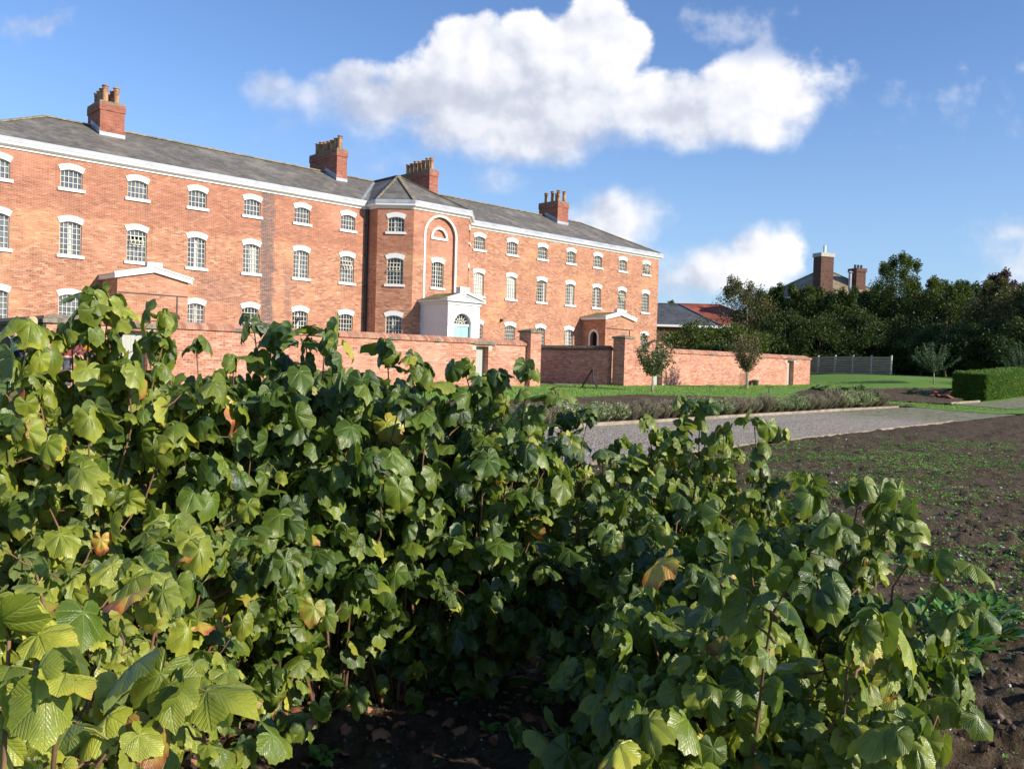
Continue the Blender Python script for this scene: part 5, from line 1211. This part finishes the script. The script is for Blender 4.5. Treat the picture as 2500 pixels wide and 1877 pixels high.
c = FWD*95+RGT*(1772-1106)/1852*95; base = (c[0], c[1], 1.0); HR = -YAW+.35
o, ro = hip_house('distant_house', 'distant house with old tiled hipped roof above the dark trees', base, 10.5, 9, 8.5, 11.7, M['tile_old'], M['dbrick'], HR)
def loc_of(px, py, D):     # point on the photo at depth D in that house's own axes
    p = onD(px, py, D)-np.array(base); a = -HR; return np.array([p[0]*math.cos(a)-p[1]*math.sin(a), p[0]*math.sin(a)+p[1]*math.cos(a), p[2]])
def stack(px0, px1, py, D, z0, m_, pots, white=None):
    a, b = loc_of(px0, py, D), loc_of(px1, py, D); mb = MB(); zt = a[2]; mb.box(a[0], b[0], a[1], a[1]+1.2, z0, zt-.45); ch = mb.build('chimney', m_, ro)
    mb = MB(); mb.box(a[0]-.08, b[0]+.08, a[1]-.08, a[1]+1.28, zt-.449, zt-.05); mb.build('cap', M['conc'] if white else m_, ch)
    for i in range(pots):
        x = a[0]+(b[0]-a[0])*(i+.5)/pots; mb = MB(); mb.tube([(x, a[1]+.5, zt-.05), (x, a[1]+.5, zt+(.75 if white else .35))], .15 if white else .12, 8); mb.build('pot', M['white'] if white else M['black'], ch)
stack(2006, 2046, 615, 88, 8.5, M['dbrick'], 1, True); stack(2092, 2122, 653, 92, 9, M['dbrick'], 3)
p = loc_of(2075, 690, 90); mb = MB(); mb.tube([(p[0], p[1], p[2]-.9), (p[0], p[1], p[2]+1.0)], .16, 8); mb.lathe((p[0], p[1], p[2]+1.0), [(.16, 0), (.32, .05), (.05, .22)], 8); mb.build('flue', M['lead'], ro)

# ------------------------------------------------------------------ small stuff on the soil
def scatter(n, r0, r1, dens=None, a0=-.62, a1=.66, p=1.6):
    r = r0*(r1/r0)**(rng.random(n)**(1/p)) if p else np.sqrt(rng.uniform(r0*r0, r1*r1, n)); t = YAW+rng.uniform(a0, a1, n); x, y = r*np.sin(t), r*np.cos(t)
    k = (y < np.interp(x, [q[0] for q in NEAR], [q[1] for q in NEAR])-.15)
    if dens is not None: k &= rng.random(n) < dens(x, y)
    return x[k], y[k], r[k]
def zsoil(x, y): return gz(x, y)+soildisp(x, y)+.035*np.where(y > 5, 1, .6)
def seedlings():
    def dens(x, y):
        d = S((fbm(x*.8, y*.8, 4, 21)-.47)/.10); pt = np.exp(-(((x-16.5)/5)**2+((y-5.9)/1.5)**2)*1.0); return np.clip(.04+d*.45+pt*1.2*S((fbm(x*1.5, y*1.5, 4, 5)-.35)/.15), 0, 1)
    x, y, r = scatter(100000, 1.2, 22, dens, p=3.0); z = zsoil(x, y); P0 = np.stack([x, y, z], 1); s = np.where(r < 5, rng.uniform(.008, .022, len(r)), rng.uniform(.012, .032, len(r)))
    Ps, Bs, Ls = [], [], []
    for k in range(5):
        az = rng.uniform(0, 6.28, len(x)); el = rng.uniform(.0, .8, len(x)); B = np.stack([np.cos(az)*np.cos(el), np.sin(az)*np.cos(el), np.sin(el)], 1)
        Ps.append(P0+B*s[:, None]*.5+[0, 0, .008]); Bs.append(B); Ls.append(s)
    P = np.concatenate(Ps); B = np.concatenate(Bs); L = np.concatenate(Ls); N = rdir(len(P))*.5+[0, 0, 1]; B, N = frame_from(B, N)
    V, F = quads(P, B, N, L, L*.8, .1); o = mkmesh('weed_seedlings', V, F, M['weed'], None, (0, 0, 0), uv=np.zeros((len(V), 2))); tag(o, 'tiny bright green weed seedlings scattered over the bare soil', 'weeds', kind='stuff')
seedlings()
def weeds_near():
    spots = [(880, 1450, .06), (960, 1480, .09), (910, 1420, .05), (1000, 1520, .07), (530, 1640, .06), (470, 1600, .05), (800, 1500, .05), (1420, 1600, .07), (1480, 1640, .06), (1380, 1560, .05), (1350, 1740, .06), (1180, 1530, .05), (1280, 1440, .05), (620, 1560, .05), (700, 1700, .05), (1050, 1600, .05)]
    for i, (px, py, s) in enumerate(spots):
        px = 450+px*.62 if False else px*1.13; py = min(py*1.13, 1870); g = ground(px, py); o = empty('weed', g+[0, 0, .02], 'small green lobed weed on the shaded soil beneath the bushes', 'weed', 'larger weeds on the soil under the bushes')
        n = 16; az = rng.uniform(0, 6.28, n); el = rng.uniform(.2, 1.2, n); B = np.stack([np.cos(az)*np.cos(el), np.sin(az)*np.cos(el), np.sin(el)], 1); P = np.array(g)+[0, 0, .03]+B*rng.uniform(.3, 1.2, (n, 1))*s; N = rdir(n)*.4+[0, 0, 1]
        V, F, U, A_ = currant_leaves(P, B*[1, 1, .2], N, rng.uniform(.4, .8, n)*s, np.full(n, .25), 'lo'); mkmesh('leaves', V, F, M['weed'], o, smooth=True, uv=U)
        mb = MB(); 
        for q in P: mb.tube([np.array(g)+[0, 0, .0], q], [.0016, .001], 4, cap=False)
        mb.build('stalks', M['petiole'], o)
weeds_near()
def stones():
    x, y, r = scatter(9000, 1.1, 20, None, p=1.3); z = zsoil(x, y); n = len(x); s = np.where(r < 4, rng.uniform(.003, .012, n), rng.uniform(.006, .024, n))*np.where(rng.random(n) < .04, 1.35, 1)
    t = (1+5**.5)/2; ico = np.array([(-1,t,0),(1,t,0),(-1,-t,0),(1,-t,0),(0,-1,t),(0,1,t),(0,-1,-t),(0,1,-t),(t,0,-1),(t,0,1),(-t,0,-1),(-t,0,1)])/1.9
    fc = np.array([(0,11,5),(0,5,1),(0,1,7),(0,7,10),(0,10,11),(1,5,9),(5,11,4),(11,10,2),(10,7,6),(7,1,8),(3,9,4),(3,4,2),(3,2,6),(3,6,8),(3,8,9),(4,9,5),(2,4,11),(6,2,10),(8,6,7),(9,8,1)])
    V = ico[None]*rng.uniform(.6, 1.3, (n, 12, 1))*(s[:, None]*rng.uniform(.6, 1.3, (n, 3)))[:, None]*[1, 1, .75]+np.stack([x, y, z+s*.3], 1)[:, None]; F = (fc[None]+(np.arange(n)*12)[:, None, None]).reshape(-1, 3)
    m_ = mat('clod', lambda N: N.ramp(island(N), [(0, (.05,.034,.025)), (.55, (.12,.085,.062)), (.8, (.17,.125,.095)), (.93, (.30,.26,.22)), (1, (.55,.52,.48))]), rough=.95)
    o = mkmesh('soil_crumbs', V.reshape(-1, 3), F, m_, None, (0, 0, 0), uv=np.zeros((n*12, 2))); tag(o, 'clods and small stones lying all over the bare soil', 'soil clods', kind='stuff')
stones()
def litter():
    Ps = []
    for px, d, *_ in [b[:2] for b in BUSH]:
        c = FWD*d+RGT*(px-1106)/1852*d; q = rng.normal(0, .30, (34, 2)); Ps.append(c[:2]+q)
    P = np.concatenate(Ps); n = len(P); P = np.stack([P[:, 0], P[:, 1], zsoil(P[:, 0], P[:, 1])+.012], 1); az = rng.uniform(0, 6.28, n); B = np.stack([np.cos(az), np.sin(az), rng.normal(0, .2, n)], 1); N = rdir(n)*.6+[0, 0, 1]
    V, F, U, A_ = currant_leaves(P, B, N, rng.uniform(.025, .06, n), np.ones(n)*.9, 'lo'); o = mkmesh('fallen_leaves', V, F, M['deadleaf'], None, (0, 0, 0), smooth=True, uv=U); tag(o, 'curled brown fallen leaves littering the soil beneath the currant bushes', 'fallen leaves', kind='stuff')
litter()
def blades():
    n = 60000; u = rng.random(n); Y = 20.5+rng.random(n)**1.3*9; X = rng.uniform(12, 56, n); m0 = rng.random(n) < .25
    X[m0] = rng.uniform(37.5, 52, m0.sum()); Y[m0] = 11.5+rng.random(m0.sum())*5.5
    ok = (Y > np.interp(X, [21.2, 27.4, 32.6, 39.5], [20.6, 21.5, 19.4, 18.3])) | m0; ok &= ~((X > 39) & (Y > 16) & (Y < 23.6) & ~m0); ok &= ~(m0 & (Y > np.interp(X, [38.6, 43], [17.5, 15.1])))&~(m0&(Y < 10.4)); ok &= ~(m0 & (X > 40.5)&(Y > 11.8)&(Y < 15.3))&~(m0&(X<40.5)&(Y<12.5)&(X<38.5)); X, Y = X[ok], Y[ok]; n = len(X)
    P = np.stack([X, Y, gz(X, Y)+.0], 1); B = unit(rdir(n)*.5+[0, 0, 1]); N = rdir(n); B, N = frame_from(B, N); V, F = quads(P, B, N, rng.uniform(.03, .06, n), np.full(n, .02), 0)
    o = mkmesh('grass_blades', V, F, M['blade'], None, (0, 0, 0), uv=np.zeros((len(V), 2))); tag(o, 'short mown grass blades over the lawn', 'grass', kind='stuff')
blades()

# ------------------------------------------------------------------ people behind the bushes at the left
def skin_mesh(name, pts, edges, rad, m_, parent, sub=2):
    me = bpy.data.meshes.new(name); off = base_of(parent) if not parent.get('local') else np.zeros(3)
    me.from_pydata([tuple(np.array(p)) for p in pts], edges, []); me.materials.append(m_); o = bpy.data.objects.new(name, me); sc.collection.objects.link(o); o.parent = parent
    sk = o.modifiers.new('skin', 'SKIN'); sk.use_smooth_shade = True
    for v, r in zip(me.skin_vertices[0].data if me.skin_vertices else [], rad): v.radius = (r, r) if not hasattr(r, '__len__') else r
    if me.skin_vertices: me.skin_vertices[0].data[0].use_root = True
    o.modifiers.new('sub', 'SUBSURF').levels = sub; o.modifiers['sub'].render_levels = sub
    return o
def person(loc, face, h, label, jacket, trousers, hair, hairstyle='short', bend=0.0, arm=0.0, scarf=None, hat=None, vest=None):
    o = empty('person', loc, label, 'person', 'walkers behind the bushes', face); o['local'] = 1; k = h/1.7
    # local axes: faces +Y; bend leans the trunk forwards
    def T_(x, y, z):
        if z > .95: dz = z-.95; y += dz*math.sin(bend); z = .95+dz*math.cos(bend)
        return (x*k, y*k, z*k)
    sk = mat('skin', (.52, .30, .21), rough=.6); nm = lambda c: mat('cloth_%d_%d_%d' % tuple(int(v*99) for v in c), plain(c, .25, 14), rough=.9)
    pts = [T_(0, 0, .95), T_(0, 0, 1.15), T_(0, 0, 1.38), T_(0, .0, 1.47), T_(0, .02, 1.55), T_(0, .025, 1.62), T_(0, .01, 1.68), T_(0, .115, 1.585)]
    ed = [(0, 1), (1, 2), (2, 3), (3, 4), (4, 5), (5, 6), (4, 7)]; rd = [.10, .10, .10, .05, (.068, .078), (.075, .09), (.05, .06), .012]
    for s in (-1, 1):
        i = len(pts); pts += [T_(s*.17, 0, 1.38), T_(s*.23, .02, 1.12), T_(s*.23, .16+arm*.1, .98+arm*.12), T_(s*.22, .22+arm*.1, .97+arm*.14)]; ed += [(2, i), (i, i+1), (i+1, i+2), (i+2, i+3)]; rd += [.045, .038, .024, .03]
        pj_ = len(pts); w0 = np.array(pts[i+3])
        for f, (dx, l) in enumerate(((-.028, .055), (-.010, .068), (.008, .065), (.025, .052))):
            pts += [tuple(w0+np.array([dx, .03, -.005])*k), tuple(w0+np.array([dx*1.2, .03+l*.6, -.02])*k), tuple(w0+np.array([dx*1.2, .03+l*.8, -.05])*k)]; q = len(pts)-3; ed += [(i+3, q), (q, q+1), (q+1, q+2)]; rd += [.010, .009, .008]
        pts += [tuple(w0+np.array([-s*.04, .0, .01])*k), tuple(w0+np.array([-s*.055, .035, .0])*k)]; q = len(pts)-2; ed += [(i+3, q), (q, q+1)]; rd += [.011, .009]
        i = len(pts); pts += [T_(s*.09, 0, .88), T_(s*.10, .01, .48), T_(s*.10, -.02, .09), T_(s*.10, .12, .04)]; ed += [(0, i), (i, i+1), (i+1, i+2), (i+2, i+3)]; rd += [.07, .05, .035, .03]
    skin_mesh('body', pts, ed, rd, sk, o)
    jp = [T_(0, 0, .90), T_(0, 0, 1.12), T_(0, 0, 1.36), T_(0, 0, 1.44)]; je = [(0, 1), (1, 2), (2, 3)]; jr = [(.165, .13), (.16, .125), (.165, .12), .075]
    for s in (-1, 1): i = len(jp); jp += [T_(s*.18, 0, 1.37), T_(s*.24, .02, 1.12), T_(s*.235, .15+arm*.1, .985+arm*.12)]; je += [(2, i), (i, i+1), (i+1, i+2)]; jr += [.072, .06, .05]
    skin_mesh('jacket', jp, je, jr, nm(jacket), o)
    if vest: skin_mesh('vest', [T_(0, 0, .88), T_(0, 0, 1.12), T_(0, 0, 1.30)], [(0, 1), (1, 2)], [(.18, .145), (.175, .14), (.15, .12)], nm(vest), o)
    tp = [T_(0, 0, .93)]; te = []; tr = [(.15, .12)]
    for s in (-1, 1): i = len(tp); tp += [T_(s*.09, 0, .84), T_(s*.10, .01, .48), T_(s*.10, -.02, .12)]; te += [(0, i), (i, i+1), (i+1, i+2)]; tr += [.095, .07, .06]
    skin_mesh('trousers', tp, te, tr, nm(trousers), o)
    for s in (-1, 1): skin_mesh('shoe', [T_(s*.10, -.05, .05), T_(s*.10, .05, .05), T_(s*.10, .16, .035)], [(0, 1), (1, 2)], [.05, .05, .04], M['black'], o)
    hm = nm(hair); hp_ = [T_(0, -.045, 1.59), T_(0, -.015, 1.665), T_(0, .03, 1.70)]; hr = [(.108, .10), (.112, .118), (.075, .085)]
    if hairstyle == 'long': hp_ = [T_(0, -.10, 1.40), T_(0, -.07, 1.52)]+hp_; hr = [(.10, .05), (.115, .07)]+hr
    skin_mesh('hair', hp_, [(i, i+1) for i in range(len(hp_)-1)], hr, hm, o)
    if hat: skin_mesh('hat', [T_(0, -.02, 1.63), T_(0, -.01, 1.73)], [(0, 1)], [(.108, .115), (.085, .09)], nm(hat), o)
    if scarf: skin_mesh('scarf', [T_(-.06, .03, 1.43), T_(.0, .07, 1.42), T_(.06, .03, 1.43), T_(0, -.05, 1.45), T_(-.06, .03, 1.44)], [(0, 1), (1, 2), (2, 3), (3, 4)], [.035]*5, nm(scarf), o)
    return o
def at_head(px, py, Y, h): q = onY(px, py, Y); return (q[0], q[1], q[2]-h)
person(at_head(41, 790, 20.5, 1.64), 1.25, 1.64, 'white-haired person in a pale blue top, dark vest and red scarf, at the left edge', (.28,.46,.52), (.20,.17,.18), (.62,.58,.54), scarf=(.35,.02,.03), arm=.6, vest=(.02,.025,.05))
person(at_head(80, 777, 19.6, 1.66), -.45, 1.66, 'blond long-haired person in a black padded jacket seen from behind', (.02,.021,.024), (.035,.06,.12), (.55,.38,.20), 'long')
person(at_head(57, 790, 22.5, 1.68), .9, 1.68, 'dark-haired person mostly hidden behind the blond person', (.06,.06,.08), (.04,.05,.08), (.12,.11,.12))
person(at_head(165, 803, 24.2, 1.62), 1.0, 1.62, 'grey-haired person in a red top before the corner of the brick wall', (.22,.05,.05), (.08,.08,.10), (.36,.33,.30))
person(at_head(226, 795, 24.5, 1.60), .8, 1.60, 'person in an orange jacket and grey knitted hat, half hidden by leaves', (.55,.24,.03), (.10,.09,.09), (.3,.25,.2), hat=(.42,.42,.45))
person(at_head(199, 808, 26.0, 1.58), .7, 1.58, 'pale-haired person in red between the grey-haired and the orange-jacketed walkers', (.20,.05,.06), (.1,.1,.12), (.45,.38,.30))
# looped wire edging fence in front of the shaded wall at the far left
wf = empty('wire_fence', (4, 26, .3), 'thin looped wire fence in front of the shaded wall at the far left', 'wire fence'); mb = MB()
for k in range(16):
    p = np.array([6.9-.42*k, 25.6+.15*k, 0]); q = p+np.array([-.42, .15, 0]); zb = float(gz(p[0], p[1])); arc = [(p[0]+(q[0]-p[0])*t, p[1]+(q[1]-p[1])*t, zb+1.35+.16*math.sin(math.pi*t)) for t in np.linspace(0, 1, 9)]; mb.tube(arc, .012, 4, cap=False); mb.bar((p[0], p[1], zb), (p[0], p[1], zb+1.35), .014)
for zz in (.25, .7, 1.1): mb.bar((6.9, 25.6, zz+.4), (.2, 28, zz+.4), .012)
mb.build('wire', mat('galvanised', (.45,.45,.45), rough=.5), wf)

# far field hedge closing the view under the screen trees
def far_hedge():
    o = empty('field_hedge', (90, 50, 1), 'tall dark field hedge far beyond the wooden fence, under the screen trees', 'hedge'); n = 30000
    t = rng.random(n); lat = 24+t*40; d = 96-t*22; P = FWD[None]*d[:, None]+RGT[None]*lat[:, None]; P[:, 2] = gz(P[:, 0], P[:, 1])+rng.random(n)*(4.2+1.5*fbm(t*14, t*0, 3, 8)); P += rdir(n)*.5
    V, F = small_leaves(P, np.tile(-FWD, (n, 1)), rng.uniform(.3, .6, n), spread=1.0); mkmesh('foliage', V, F, M['fol_dark'], o, uv=np.zeros((len(V), 2)))
    mb = MB()
    for k in range(12):
        a, b = [FWD*(96-u*22)+RGT*(24+u*40) for u in (k/12, (k+1)/12)]; mb.bar(a+[0, 0, float(gz(a[0], a[1]))+1.7], b+[0, 0, float(gz(b[0], b[1]))+1.7], 1.0, 3.6)
    mb.build('branches', M['fol_dark'], o)
far_hedge()
